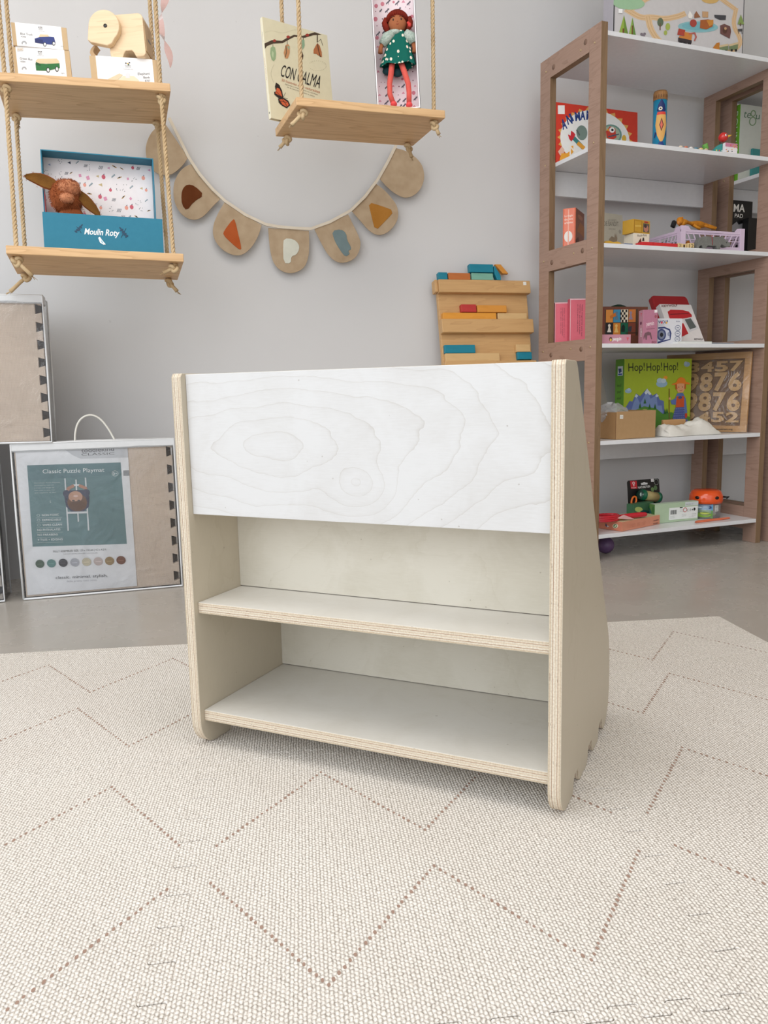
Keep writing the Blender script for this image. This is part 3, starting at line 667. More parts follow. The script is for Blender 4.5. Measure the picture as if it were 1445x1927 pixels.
# ------------------------------------------------------------------ things on the middle swing
CREAM = (222, 214, 184)
I = MR1.inverted(); o_ = I @ CAMPOS; d_ = I.to_3x3() @ ray(511, 228); k_ = (0-o_.z)/d_.z; pbl = o_+d_*k_
Mb = MR1 @ Matrix.Translation((pbl.x-.006, pbl.y-.020, .001)) @ Matrix.Rotation(.28, 4, 'Z') @ Matrix.Rotation(-.035, 4, 'X')
wx, _ = at_y(Mb, 616, 70, 0); _, hz = at_y(Mb, 492.5, 31, 0); bt = .013
r = tthing('picture_book', 'cream hardcover book with butterflies, leaning on the left end of the middle swing board', 'book', Mb)
c_ = flat(CREAM, .35, .4); b = MB()
b.box(0, wx, 0, .0022, 0, hz, c_); b.box(0, wx, bt-.0022, bt, 0, hz, c_); b.box(0, .0022, .0022, bt-.0022, 0, hz, flat((238, 232, 208), .4)); b.build('cover', r, bevel=.0007)
MB().box(.0024, wx-.003, .0024, bt-.0024, .003, hz-.003, flat((232, 226, 208), .8)).build('pages', r)
A = Art(wx, hz, [(240, 782), (652, 800), (602, 240), (180, 105)], y=-.0002, clip=True)
for k in range(26): A.k = 1; A.oval(205+k*9, 210-8*math.sin(k*.35)+k*.0, 2, 2, (170, 160, 130), 6)
for k in range(22):
    a = -2.6+k*.24; A.k = 1; A.oval(545+52*math.cos(a), 420+30*math.sin(a), 2, 2, (170, 160, 130), 6)
for k in range(20): A.k = 1; A.oval(262-20*math.sin(k*.16), 425+k*6, 2, 2, (170, 160, 130), 6)
BR_ = (74, 58, 44)
A.poly([(190, 282), (250, 262), (320, 268), (350, 252), (400, 232), (455, 240), (530, 220), (570, 236), (520, 238), (470, 252), (405, 244), (365, 262), (325, 283), (260, 285), (215, 300), (194, 318)], BR_)
for x, y in ((268, 266), (362, 244), (484, 236)): A.oval(x, y, 12, 9, (160, 60, 48), 10)
A.line([(257, 290), (256, 305)], 3, BR_).line([(356, 262), (356, 290)], 3, BR_).line([(544, 236), (544, 280)], 6, BR_).line([(458, 250), (460, 270)], 4, BR_)
A.poly([(240, 312), (256, 302), (272, 310), (279, 350), (275, 385), (262, 400), (246, 390), (236, 350)], (150, 172, 132)).poly([(250, 330), (262, 345), (258, 380), (248, 360)], (184, 200, 160))
A.poly([(345, 295), (362, 290), (373, 305), (372, 345), (360, 380), (340, 380), (331, 345)], (196, 140, 96)).line([(346, 300), (350, 340), (342, 372)], 5, (90, 80, 60)).poly([(352, 300), (372, 306), (366, 330)], (150, 170, 140))
A.poly([(452, 262), (466, 266), (468, 300), (455, 326), (450, 300)], (140, 168, 136)).poly([(452, 335), (460, 360), (456, 386), (450, 372)], (70, 50, 40))
A.poly([(544, 285), (558, 300), (570, 340), (572, 368), (556, 362), (540, 350), (522, 348), (522, 325), (535, 300)], (176, 108, 66)).line([(545, 290), (552, 330), (562, 366)], 4, (60, 40, 30)).line([(550, 276), (564, 262), (576, 300)], 2, (60, 40, 30))
A.text('CON CALMA', (305, 495), (558, 556), 76, (34, 30, 30), bold=.0)
A.text('50 historias de la naturaleza', (315, 527), (560, 585), 15, (190, 120, 90)); A.text('Aprende a mirar sin prisa los cambios', (338, 548), (548, 598), 7, (110, 100, 90)); A.text('de la naturaleza paso a paso', (352, 566), (528, 610), 7, (110, 100, 90))
OR = (206, 96, 56); DK = (44, 32, 28)
A.poly([(276, 540), (296, 552), (318, 590), (326, 632), (318, 650), (290, 640), (264, 622), (262, 604), (276, 600), (268, 568)], DK).poly([(282, 575), (300, 580), (316, 610), (320, 630), (300, 625), (270, 612)], OR)
A.poly([(290, 645), (325, 636), (360, 652), (374, 680), (350, 702), (318, 690), (294, 672)], DK).poly([(298, 652), (325, 645), (356, 662), (364, 680), (348, 694), (320, 682)], OR)
A.line([(276, 600), (322, 640)], 3, DK).line([(300, 556), (322, 636)], 3, DK).line([(318, 645), (352, 690)], 3, DK).line([(300, 660), (350, 665)], 3, DK).line([(326, 632), (342, 602)], 2, DK).line([(328, 636), (356, 640)], 2, DK)
A.build('printed_cover', r)
A = Art(bt, hz, [(0, 0), (1, 0), (1, 1), (0, 1)], y=0, face='left', x0=bt)
A.poly([(.3, .30), (.6, .30), (.6, .62), (.3, .62)], (236, 230, 204)).text('CON CALMA', (.62, .60), (.62, .38), .2, (196, 110, 90), up=(-1, 0)).text('editorial', (.6, .86), (.6, .76), .2, (90, 90, 90), up=(-1, 0)).oval(.5, .06, .2, .012, (130, 130, 120), 10); A.build('spine_lettering', r)

# doll in open box
cy = .045
xl, _ = at_y(MR1, 709.5, 190, cy); dh = .385; dd = .075
Md = in_board(MR1, xl, cy, -.40); dw = at_y(Md, 790, 190, 0)[0]
r = tthing('doll_box', 'tall open gift box lined with pink flowers, around the doll on the middle swing', 'box', Md)
bw_ = flat((238, 234, 236), .5); bl_ = flat((40, 38, 46), .5); b = MB()
b.box(0, dw, dd-.003, dd, 0, dh, bw_); b.box(0, .003, 0, dd-.003, 0, dh, bw_, dict(left=bl_)); b.box(dw-.003, dw, 0, dd-.003, 0, dh, bw_, dict(right=bl_)); b.box(.003, dw-.003, 0, dd-.003, 0, .003, bw_); b.box(.003, dw-.003, 0, dd-.003, dh-.003, dh, bw_)
b.box(-.0012, -.0002, 0, dd, 0, dh, bl_); b.box(dw+.0002, dw+.0012, 0, dd, 0, dh, bl_); b.build('carton', r)
A = Art(dw-.006, dh-.006, y=dd-.0032, x0=.003, z0=.003); A.rect(0, 0, 1, 1, (238, 222, 226)); rnd = random.Random(5)
for i in range(7):
    for j in range(20):
        cx = (i+.5+rnd.uniform(-.3, .3))/7; cz = (j+.5+rnd.uniform(-.3, .3))/20; A.k = 3; k = rnd.randrange(4); s = rnd.uniform(.03, .055)
        if k == 0: A.oval(cx, cz, s, s*.32, (206, 120, 136), 9)
        elif k == 1: A.poly([(cx-s, cz), (cx, cz+s*.4), (cx+s, cz)], (214, 140, 160))
        elif k == 2: A.line([(cx-s, cz-s*.2), (cx+s, cz+s*.25)], .012, (90, 84, 96)); A.line([(cx, cz-s*.3), (cx+s*.4, cz+s*.3)], .01, (90, 84, 96))
        else: A.oval(cx, cz, s*.3, s*.1, (120, 60, 76), 7)
A.build('flower_lining', r)
A = Art(.065, .065, y=0)
def dp(x, y, c): X = at_y(Md, 440+x*.2907, y*.2907, c); return Vector((X[0], c, X[1]))
fb = dp(1080, 700, .035)
Mdl = Md @ Matrix.Translation((fb.x, .035, .0035)); ID = Matrix.Translation((-fb.x, -.035, -.0035))
def dq(x, y, c): return ID @ dp(x, y, c)
r = tthing('rag_doll', 'red-haired rag doll in a green dotted dress with coral legs, inside the tall box', 'doll', Mdl)
SKIN = fabric('doll_skin', (172, 108, 74), (156, 92, 60), 1500); HAIR = fabric('red_hair', (134, 44, 30), (92, 26, 20), 700); CORAL = fabric('coral_knit', (226, 104, 92), (204, 84, 76), 900)
t = NT('dotted_green_cloth', .85, .1); co = t.coord(); vo = t.N('ShaderNodeTexVoronoi'); t.L(t.scale(co, (84, 84, 66)), vo.inputs['Vector']); vo.inputs['Scale'].default_value = 1; vo.inputs['Randomness'].default_value = .45
t.color(t.ramp(vo.outputs['Distance'], [(0, (214, 130, 130)), (.09, (236, 224, 206)), (.30, (24, 98, 86))], 'CONSTANT')); GREEN = t.m
BLOUSE = fabric('leaf_blouse', (198, 206, 198), (110, 140, 124), 300); RED = flat((206, 60, 54), .7)
H = dq(1058, 150, .035); hw = (dq(1120, 150, .035)-dq(997, 150, .035)).x/2; hh = hw*1.02
b = MB()
b.ell(H, (hw, hw*.72, hh), SKIN, 24, 16); c0 = dq(1065, 210, .035); b.tube([H, c0], .008, SKIN, 10)
tor = dq(1062, 330, .035); b.tube([c0, tor], [.008, .009], SKIN, 12); b.build('body', r)
b = MB(); b.ell(H+Vector((0, .005, .006)), (hw*1.26, hw*.85, hh*1.18), HAIR, 24, 16, fn=lambda p: p if p.y > -.30 or p.z > .72 else Vector((p.x*.8, p.y*.5+.1, p.z*.8)))
for s, pts in ((-1, [(985, 120), (975, 150), (985, 180), (1000, 215)]), (1, [(1135, 110), (1142, 140), (1138, 165), (1128, 190)])):
    b.tube([dq(x, y, .03) for x, y in pts], [.006, .008, .009, .005], HAIR, 8)
for k in range(10):
    a = -1.1+k*.24; b.tube([H+Vector((math.sin(a)*hw*.2, -hw*.3, hh*1.12)), H+Vector((math.sin(a)*hw*.9, -hw*.66, hh*(.78-abs(a)*.2))), H+Vector((math.sin(a)*hw*1.12, -hw*.25, hh*(.3-abs(a)*.2)))], [.003, .0045, .004], HAIR, 6)
b.build('hair', r)
b = MB()
for s in (-1, 1):
    b.ell(H+Vector((s*hw*.42, -hw*.66, hh*.08)), (.0022, .0012, .0030), flat((40, 24, 20), .4), 10, 6); b.tube([H+Vector((s*hw*(.42+k*.13), -hw*.66, hh*(.36+.03*(1-abs(k))))) for k in (-1.5, 0, 1.5)], .0006, flat((90, 50, 34)), 4)
b.ell(H+Vector((0, -hw*.73, -hh*.12)), (.0016, .0012, .0014), SKIN, 8, 6); b.tube([H+Vector((k*.0035, -hw*.66, -hh*(.40-.05*abs(k)))) for k in (-1, 0, 1)], .0007, flat((150, 50, 44)), 4); b.build('face', r)
b = MB(); b.ell(dq(1137, 160, .02), (.005, .004, .006), RED, 10, 6); b.ell(dq(1128, 148, .02), (.004, .003, .004), RED, 8, 6); b.build('hair_bow', r)
# dress: pleated cone
b = MB(); top_ = dq(1068, 200, .03); bl0 = dq(945, 415, .022); br0 = dq(1178, 410, .022); n = 40; rows = 9; vs = []
zt_, zbm = top_.z, (bl0.z+br0.z)/2; xc0, xc1 = top_.x, (bl0.x+br0.x)/2; W1 = (br0.x-bl0.x)/2
for i in range(rows+1):
    q = i/rows; rx = .016+(W1-.016)*(q**.75); ry = .015+(.026-.015)*q
    for k in range(n):
        a = 2*PI*k/n; pl = 1+.05*q*math.sin(a*11); vs.append((xc0+(xc1-xc0)*q+rx*math.cos(a)*pl, .002+ry*math.sin(a)*pl*.9, zt_+(zbm-zt_)*q+.003*math.sin(a*5)*q))
b.add(vs, [[i*n+k, i*n+(k+1) % n, (i+1)*n+(k+1) % n, (i+1)*n+k][::-1] for i in range(rows) for k in range(n)], GREEN, True); b.build('dress', r)
b = MB(); b.ell(dq(1040, 212, .03), (.018, .014, .008), BLOUSE, 14, 8)
for pts in ([(1030, 215), (990, 245), (960, 290)], [(1110, 212), (1145, 240), (1160, 280)]): b.tube([dq(x, y, .03) for x, y in pts], [.011, .015, .011], BLOUSE, 12)
b.build('blouse', r)
for pts in ([(965, 280), (950, 310), (948, 345)], [(1160, 275), (1170, 310), (1168, 340)]): b = MB(); b.tube([dq(x, y, .03) for x, y in pts], [.006, .006, .007], SKIN, 10); b.build('arm', r)
b = MB(); b.ell(dq(1000, 460, .05), (.017, .010, .012), flat((20, 60, 66), .8), 12, 8); b.ell(dq(1060, 470, .05), (.016, .010, .012), flat((20, 60, 66), .8), 12, 8); b.build('underskirt', r)
for pts, sh in (([(1025, 400), (1018, 470), (1008, 540), (1010, 610), (1030, 665)], (1035, 675)), ([(1080, 400), (1105, 470), (1128, 540), (1134, 600), (1134, 665)], (1135, 680))):
    b = MB(); b.tube([dq(x, y, .033) for x, y in pts], [.0085, .008, .0075, .0072, .0072], CORAL, 12); lg = b.build('leg', r)
    b = MB(); p = dq(sh[0], sh[1], .028); b.ell(p, (.0095, .013, .008), flat((232, 76, 76), .6), 14, 8); b.build('shoe', lg)

# pink ribbon beside the rope
b = MB(); vs = []; n = 26
for k in range(n+1):
    y = -60+k*7.2; x = 304+8*math.sin(k*.32)+k*.35; p = onv(x, y, (-.60, 2.50), .32); w_ = .012*(1 if k < n-4 else .5+.1*(n-k)); a = k*.42
    s = Vector((math.cos(a), math.sin(a)*.6, 0))*w_; vs += [p-s, p, p+s]
b.add(vs, [[i*3+c, i*3+c+1, (i+1)*3+c+1, (i+1)*3+c] for i in range(n) for c in range(2)], clear_plastic('pink_tulle', .2, .30, (248, 214, 206), .5), True)
b.mats[0].node_tree.nodes['Diffuse BSDF'].inputs[0].default_value = rgb((240, 196, 190))
top_p = onv(304, -60, (-.60, 2.50), .32); b.tube([top_p, (top_p.x, top_p.y, 2.748)], .0012, flat((236, 190, 184), .6), 5)
tag(b.build('tulle_ribbon'), 'twisted pink tulle ribbon hanging behind the right front rope of the left swing', 'ribbon')

# ------------------------------------------------------------------ bunting on the wall
GP = Vector((WP[0], WP[1], 0))-WN*.030
def gp(x, y, off=0): return onv(260+x*.3875, 230+y*.3875, tuple((GP-WN*off)[:2]), WY)
LINEN = fabric('linen', (196, 174, 146), (170, 146, 118), 1300); TAPE = fabric('cotton_tape', (232, 222, 204), (214, 200, 180), 1300)
o0 = gp(730, 500); gar = thing('letter_bunting', 'linen bunting of seven rounded flags with felt letters on the wall between the swings', 'bunting', tuple(o0), WY)
GM = (Matrix.Translation(o0) @ Matrix.Rotation(WY, 4, 'Z')).inverted()
def g2(x, y, off=0): v = GM @ gp(x, y, 0); return Vector((v.x, -off, v.z))
def smooth_closed(pts, it=2):
    for _ in range(it):
        out = []
        for i in range(len(pts)):
            a, b = pts[i], pts[(i+1) % len(pts)]; out += [a*.75+b*.25, a*.25+b*.75]
        pts = out
    return pts
def smooth_open(pts, it=2):
    for _ in range(it):
        out = [pts[0]]
        for a, b in zip(pts[:-1], pts[1:]): out += [a*.75+b*.25, a*.25+b*.75]
        pts = out+[pts[-1]]
    return pts
def slab(pts3, th, m, name, parent, y, bev=.0008, wave=0):
    P = [(p.x, p.z) for p in pts3]; b = MB(); b.prism(P, -th/2, th/2, m, axis='y'); o = b.build(name, parent, bevel=bev, loc=(0, y, 0)); return o
tape_pts = [(150, -20), (160, 0), (200, 80), (245, 172), (300, 255), (360, 325), (420, 382), (520, 450), (620, 497), (680, 508), (760, 515), (838, 518), (930, 485), (1030, 430), (1100, 362), (1165, 275), (1210, 195), (1252, 112)]
b = MB(); P3 = [g2(*p) for p in tape_pts]; vs = []
for k, p in enumerate(P3):
    d = (P3[min(k+1, len(P3)-1)]-P3[max(k-1, 0)]).normalized(); nrm = Vector((-d.z, 0, d.x)); vs += [p-nrm*.0045+Vector((0, -.004, 0)), p+nrm*.0045+Vector((0, -.004, 0)), p+nrm*.0045+Vector((0, .002, 0)), p-nrm*.0045+Vector((0, .002, 0))]
b.add(vs, [[i*4+c, i*4+(c+1) % 4, (i+1)*4+(c+1) % 4, (i+1)*4+c] for i in range(len(P3)-1) for c in range(4)]+[[0, 3, 2, 1]], TAPE); b.build('cotton_tape', gar)
flags = [((130, 5), (242, 172), [(225, 200), (195, 232), (150, 262), (85, 250), (45, 200), (33, 130), (50, 70), (80, 30)], None, None, None),
 ((262, 200), (400, 372), [(370, 400), (315, 462), (262, 478), (205, 445), (172, 380), (170, 300), (195, 245), (225, 215)], (110, 62, 34), [(240, 300), (275, 308), (322, 354), (270, 385), (236, 430), (212, 400), (209, 350), (218, 318)], 'D'),
 ((420, 388), (600, 500), [(585, 550), (555, 605), (510, 645), (460, 648), (400, 615), (364, 560), (362, 505), (385, 445)], (190, 98, 54), [(460, 470), (470, 476), (486, 545), (502, 612), (494, 622), (455, 590), (412, 548), (416, 528)], 'A'),
 ((632, 512), (830, 526), [(832, 600), (828, 660), (805, 712), (750, 735), (700, 726), (660, 690), (642, 630), (635, 560)], (226, 226, 212), [(708, 563), (755, 566), (780, 590), (784, 615), (768, 645), (744, 650), (742, 686), (706, 684), (704, 600)], 'P'),
 ((856, 520), (1020, 447), [(1045, 500), (1075, 560), (1082, 600), (1062, 655), (1020, 680), (970, 684), (925, 650), (890, 590)], (128, 146, 148), [(940, 528), (985, 520), (1010, 540), (1014, 575), (1030, 600), (1034, 618), (1018, 625), (1028, 640), (1006, 655), (982, 625), (952, 575)], 'R'),
 ((1036, 428), (1155, 297), [(1195, 325), (1235, 370), (1262, 410), (1266, 470), (1225, 530), (1170, 552), (1125, 530), (1080, 478)], (184, 128, 60), [(1118, 387), (1180, 405), (1246, 430), (1200, 480), (1152, 529), (1132, 450)], 'V'),
 ((1170, 272), (1250, 125), [(1300, 138), (1350, 170), (1384, 215), (1392, 280), (1360, 345), (1302, 372), (1250, 350), (1205, 312)], None, None, None)]
for fi, (a, c, rest, col, mot, nm) in enumerate(flags):
    pts = [g2(*a), g2(*c)]+[g2(*p) for p in rest]
    body = smooth_open([pts[1]]+pts[2:]+[pts[0]], 2)
    o = slab(body, .003, LINEN, 'flag', gar, .001+.0035*(fi % 2))
    fy = .001+.0035*(fi % 2)-.0015
    # sewn hem just inside the edge
    if col:
        mp = smooth_closed([g2(*p) for p in mot], 1)
        FELT = fabric('felt_%d' % fi, col, tuple(max(0, v-16) for v in col), 1600)
        mo_ = slab(mp, .0016, FELT, 'felt_letter', o, -.0025)

# ------------------------------------------------------------------ bagged play mats on the left
CLR = clear_plastic('clear_vinyl', .28, .035); PIPE = flat((222, 224, 226), .35, .5)
def foamcol(name, c, c2):
    t = NT(name, .7, .25); co = t.coord(); X = t.xyz(co); a = t.math('MULTIPLY', X[0], 2*PI/.0075); b_ = t.math('MULTIPLY', X[2], 2*PI/.006)
    h = t.math('ABSOLUTE', t.math('MULTIPLY', t.math('SINE', a), t.math('COSINE', b_))); t.color(t.ramp(h, [(0, c2), (.6, c)])); t.bump(h, .4, .0015); return t.m
TAUPE = foamcol('taupe_foam', (230, 214, 198), (212, 194, 178)); CHAR = foamcol('charcoal_foam', (62, 62, 68), (40, 40, 46)); LGREY = foamcol('light_foam', (206, 198, 190), (150, 142, 134)); NOTCH_SHADE = flat((62, 50, 42), .8, .1)  # the last, dark brown, paints the shade of the deep edge notches
def mat_bag(label, M, w, h, d, face, dark, npitch, card=None):
    r = tthing('bagged_play_mat', label, 'play mat', M, 'packaged play mats in clear bags')
    g = .006; W_, H_ = w-2*g, h-2*g-.004
    n = npitch; p = H_/n; prof = [(0, 0), (W_, 0)]
    for k in range(n):
        z = k*p; prof += [(W_, z+p*.30), (W_-.017, z+p*.20), (W_-.017, z+p*.78), (W_, z+p*.68)]
    prof += [(W_, H_), (0, H_)]
    MB().prism(prof, .012, .030, face, axis='y').build('foam_tile', r, bevel=.0008, loc=(g, 0, g))
    b = MB()
    for k in range(5): b.box(0, W_-.003, .031+k*.0165, .031+k*.0165+.0155, 0, H_, dark)
    b.build('foam_tile_stack', r, bevel=.001, loc=(g, 0, g))
    # clear bag: thin shell with slightly wavy front
    b = MB(); nx, nz = 24, 24; rnd = random.Random(int(w*1000)+n)
    def fr(u, v): return -.0005+.0025*math.sin(u*9+v*4)*math.sin(v*7)-.003*math.sin(PI*u)*math.sin(PI*v)
    vs = [(u/nx*w, fr(u/nx, v/nz)*(0 if u in (0, nx) or v in (0, nz) else 1), v/nz*h) for v in range(nz+1) for u in range(nx+1)]
    b.add(vs, [[j*(nx+1)+i, j*(nx+1)+i+1, (j+1)*(nx+1)+i+1, (j+1)*(nx+1)+i] for j in range(nz) for i in range(nx)], CLR, True)
    b.add([(0, 0, 0), (0, d, 0), (0, d, h), (0, 0, h)], [[0, 3, 2, 1]], CLR); b.add([(w, 0, 0), (w, d, 0), (w, d, h), (w, 0, h)], [[0, 1, 2, 3]], CLR); b.add([(0, 0, h), (w, 0, h), (w, d, h), (0, d, h)], [[0, 1, 2, 3]], CLR); b.add([(0, d, 0), (w, d, 0), (w, d, h), (0, d, h)], [[3, 2, 1, 0]], CLR)
    b.build('clear_bag', r)
    b = MB(); q = .003
    for y in (0, d): b.tube([(0, y, q), (w*.3, y-.002, q), (w, y, q), (w+.001, y, h*.5), (w, y, h), (w*.4, y, h+.002), (0, y, h), (-.001, y, h*.5), (0, y, q)], q, PIPE, 8)
    b.build('piping', r)
    b = MB(); b.box(-.002, w+.002, .001, d*.5, h-.022, h+.003, flat((204, 206, 208), .4, .5)); b.box(-.002, w+.002, -.0015, .0005, h-.019, h+.001, flat((214, 216, 218), .35, .5))
    b.build('zipper_band', r, bevel=.002)
    return r
yb = .289; wB = .453
MB1 = Matrix.Translation((-1.063, 2.289, .0008)) @ Matrix.Rotation(yb, 4, 'Z') @ Matrix.Rotation(-.03, 4, 'X')
_, hB = at_y(MB1, 180, 831, 0)
r = mat_bag('clear bag of taupe foam tiles with a printed card insert, on the floor left', MB1, wB, hB, .12, TAUPE, NOTCH_SHADE, 8)
MB().box(.010, wB*.705, .0085, .0095, .012, hB-.022, flat((240, 241, 244), .4, .4)).build('card_insert', r)
A = Art(wB*.705-.010, hB-.034, [(128, 1868), (757, 1808), (742, 985), (105, 985)], y=.0083, x0=.010, z0=.012)
GREY = (200, 202, 206)
A.poly([(395, 985), (742, 985), (743, 1042), (480, 1040), (440, 1020)], (206, 208, 212)).rect(712, 1118, 745, 1150, (150, 152, 156))
A.text('toddlekind', (484, 1003), (668, 1000), 26, (120, 120, 124), bold=.02).text('CLASSIC', (484, 1022), (668, 1022), 14, (90, 90, 94))
TL_ = (104, 138, 142)
A.poly([(170, 1068), (700, 1070), (712, 1555), (175, 1566)], TL_).poly([(170, 1068), (700, 1070), (702, 1140), (172, 1160)], (96, 130, 136))
A.text('Classic Puzzle Playmat', (258, 1120), (608, 1122), 24, (238, 240, 240)).oval(666, 1134, 18, 17, (216, 220, 220)).oval(666, 1134, 16, 15, TL_).text('0+', (654, 1142), (678, 1142), 15, (236, 238, 238))
for i, s in enumerate(['Our Classic Puzzle Playmats', 'are thoughtfully made with', 'a simple chic design for', 'little ones to play, rest', 'and explore all day']): A.text(s, (205, 1180+i*15), (355-((i*37) % 40), 1180+i*15), 7, (196, 208, 208))
for i, s in enumerate(['NON-TOXIC', 'EXPANDABLE', 'WIPES CLEAN', 'NO PHTHALATES', 'NO PARABENS', '9 TILES + EDGING']):
    y = 1378+i*30; A.text(s, (240 if i < 3 else 208, y+2), ({0: 338, 1: 348, 2: 352, 3: 342, 4: 325, 5: 352}[i], y), 12, (236, 240, 240), bold=.01); A.line([(204, y+12), (354, y+11)], 1.6, (190, 204, 204))
    if i < 3: A.oval(219, y-4, 10, 8, (180, 196, 196), 12).oval(219, y-4, 7, 6, TL_, 12)
A.oval(295, 1292, 5, 7, (190, 206, 206)).oval(298, 1291, 5, 6, TL_)
for pts in ([(384, 1155), (386, 1470)], [(500, 1155), (502, 1470)], [(446, 1165), (447, 1415)]): A.line(pts, 8, (226, 230, 232))
A.line([(384, 1362), (502, 1362)], 12, (232, 234, 236)).line([(430, 1196), (466, 1196)], 9, (236, 238, 240))
A.poly([(372, 1240), (395, 1225), (420, 1228), (480, 1226), (505, 1234), (517, 1270), (510, 1330), (480, 1356), (410, 1356), (382, 1325)], (62, 66, 92))
A.line([(390, 1245), (400, 1215), (430, 1200)], 18, (190, 140, 118)).line([(506, 1245), (496, 1215), (464, 1200)], 18, (190, 140, 118)).oval(388, 1246, 20, 22, (62, 66, 92)).oval(500, 1244, 20, 22, (62, 66, 92))
A.oval(446, 1300, 56, 54, (118, 84, 62)).oval(438, 1266, 40, 34, (206, 160, 134)).oval(448, 1322, 50, 30, (104, 70, 50)).oval(425, 1290, 8, 5, (80, 60, 50)).oval(456, 1290, 8, 5, (80, 60, 50)).oval(440, 1262, 14, 6, (232, 200, 190))
A.text('FULLY ASSEMBLED SIZE: 120 x 120 cm | 4.2 x 4.2 ft', (294, 1602), (596, 1592), 11, (70, 70, 74)).text('THIS MAT HAS MULTIPLE USES 2 IN 1 COLORS', (350, 1616), (546, 1610), 6, (150, 150, 154))
for x, y, c in ((212, 1672, (72, 96, 80)), (279, 1669, (92, 138, 134)), (347, 1666, (52, 50, 58)), (414, 1664, (176, 178, 186)), (481, 1661, (206, 196, 170)), (547, 1658, (200, 184, 180)), (611, 1656, (160, 134, 92)), (675, 1652, (118, 66, 40))):
    A.oval(x, y, 26, 25, c, 24).line([(x-14, y+2), (x+14, y+1)], 3, tuple(min(255, v+40) for v in c))
A.text('classic. minimal. stylish.', (300, 1765), (596, 1752), 17, (84, 84, 90)).text('little pretty cute ones.', (364, 1784), (536, 1775), 10, (190, 190, 196))
A.build('printed_card_artwork', r)
b = MB(); hp_ = [MB1.inverted() @ onv(x, y, (MB1 @ Vector((0, .03, 0)))[:2], yb) for x, y in ((141, 832), (141, 815), (146, 795), (158, 783), (173, 780), (188, 787), (203, 805), (216, 828))]
hp_[0].z = hB+.001; hp_[-1].z = hB+.001; hp_ = smooth_open(hp_, 2); b.tube(hp_, .0028, flat((226, 224, 216), .5), 8); b.build('cord_handle', r)

px, _ = at_y(MB1, 97, 820, 0)
MB2 = MB1 @ Matrix.Translation((px-wB, -.004, hB+.006)) @ Matrix.Rotation(.012, 4, 'Y')
_, hB2 = at_y(MB2, 60, 556, 0)
r2 = mat_bag('clear bag of taupe foam tiles standing on top of the other bags, far left', MB2, wB, hB2, .12, TAUPE, NOTCH_SHADE, 8)
px3, _ = at_y(MB1, 7, 1110, 0)
MB3 = MB1 @ Matrix.Translation((px3-wB, .0, 0)) @ Matrix.Rotation(0.0, 4, 'Z')
r3 = mat_bag('dark-sided bag of foam tiles on the floor at the left edge of the photo', MB3, wB, hB-.004, .118, LGREY, CHAR, 8)

# ------------------------------------------------------------------ slanted wooden game board with coloured blocks
HB = 1.0; th_ = .020; lean = .195
ptl = onv(822, 527, tuple((Vector((WP[0], WP[1], 0))-WN*.04)[:2]), WY); ptr = onv(990, 531, tuple((Vector((WP[0], WP[1], 0))-WN*.04)[:2]), WY)
gw = (ptr-ptl).length; Lb = ptl.z/math.cos(lean)
base_ = ptl - (Matrix.Rotation(WY, 3, 'Z') @ Vector((0, math.sin(lean)*Lb, math.cos(lean)*Lb)))
MG = Matrix.Translation((base_.x, base_.y, .001)) @ Matrix.Rotation(WY, 4, 'Z') @ Matrix.Rotation(-lean, 4, 'X')
BEE = wood('beech_board', (206, 164, 112), (176, 132, 84), 0, 1.2, .45, 6, .4, .6)
g = tthing('block_board', 'tall honey-coloured wooden board with ledges, leaning on the wall behind the plywood unit', 'toy board', MG)
MB().box(0, gw, .004, .004+th_, 0, Lb, BEE).build('back_board', g, bevel=.002)
def gl(x, y, c=-.012): return at_y(MG, x, y, c)
for zt_, zb_ in ((527, 551), (601, 627), (681, 705)):
    z1 = gl(830, zt_)[1]; z0 = gl(830, zb_)[1]
    MB().box(-.002, gw+.004, -.022, .0038, z0, z1, BEE).build('ledge', g, bevel=.002)
for zz in (Lb*.50, Lb*.32, Lb*.12): MB().box(-.002, gw+.004, -.022, .0038, zz, zz+.045, BEE).build('ledge', g, bevel=.002)
MB().box(-.014, -.0022, -.012, .02, Lb-.048, Lb-.004, BEE).build('side_peg', g, bevel=.002)
MB().box(gw-.024, gw-.012, -.0228, -.0222, Lb-.022, Lb-.010, flat((236, 234, 226))).build('price_sticker', g)
BLK = lambda n, c: wood('stain_'+n, c, tuple(max(0, v-22) for v in c), 0, 2, .45, 5, .4, .5)
TB, OB, MI, BO2, RB, YB, NB = BLK('teal', (22, 128, 150)), BLK('amber', (218, 148, 62)), BLK('mint', (124, 176, 156)), BLK('rust', (190, 110, 54)), BLK('red', (190, 56, 54)), BLK('yellow', (226, 154, 56)), BLK('natural', (214, 178, 126))
def block(label, x0, y0, x1, y1, m, dep=.022, c=-.020, skew=0):
    a0, z1 = gl(x0, y0, c); a1, z0 = gl(x1, y1, c); z1b = z1
    o = MB(); w_ = a1-a0; h_ = z1-z0
    if skew: o.prism([(0, h_), (w_*.45, h_), (w_, 0), (w_*.55, 0)] if skew == 2 else [(0, h_), (w_*.15, h_), (w_, h_*.3), (w_, 0), (w_*.4, 0), (0, h_*.45)], 0, dep, m, axis='y')
    else: o.box(0, w_, 0, dep, 0, h_, m)
    ob = o.build('magnetic_block', bevel=.0015); ob.matrix_world = MG @ Matrix.Translation((a0, c, z0)); tag(ob, label, 'block', 'coloured wooden blocks on the leaning board'); return ob
block('small teal block at the left end of the board\'s top edge', 824.5, 512, 842.5, 526, TB)
block('rust brown block on the board\'s top edge, right of the small teal one', 843.2, 513, 885.5, 526.5, BO2)
block('mint green block on the board\'s top edge, under the long teal one', 887, 513.5, 928.5, 527, MI)
block('long teal block lying on the mint green block, highest of all', 883, 496.3, 929, 512.8, TB)
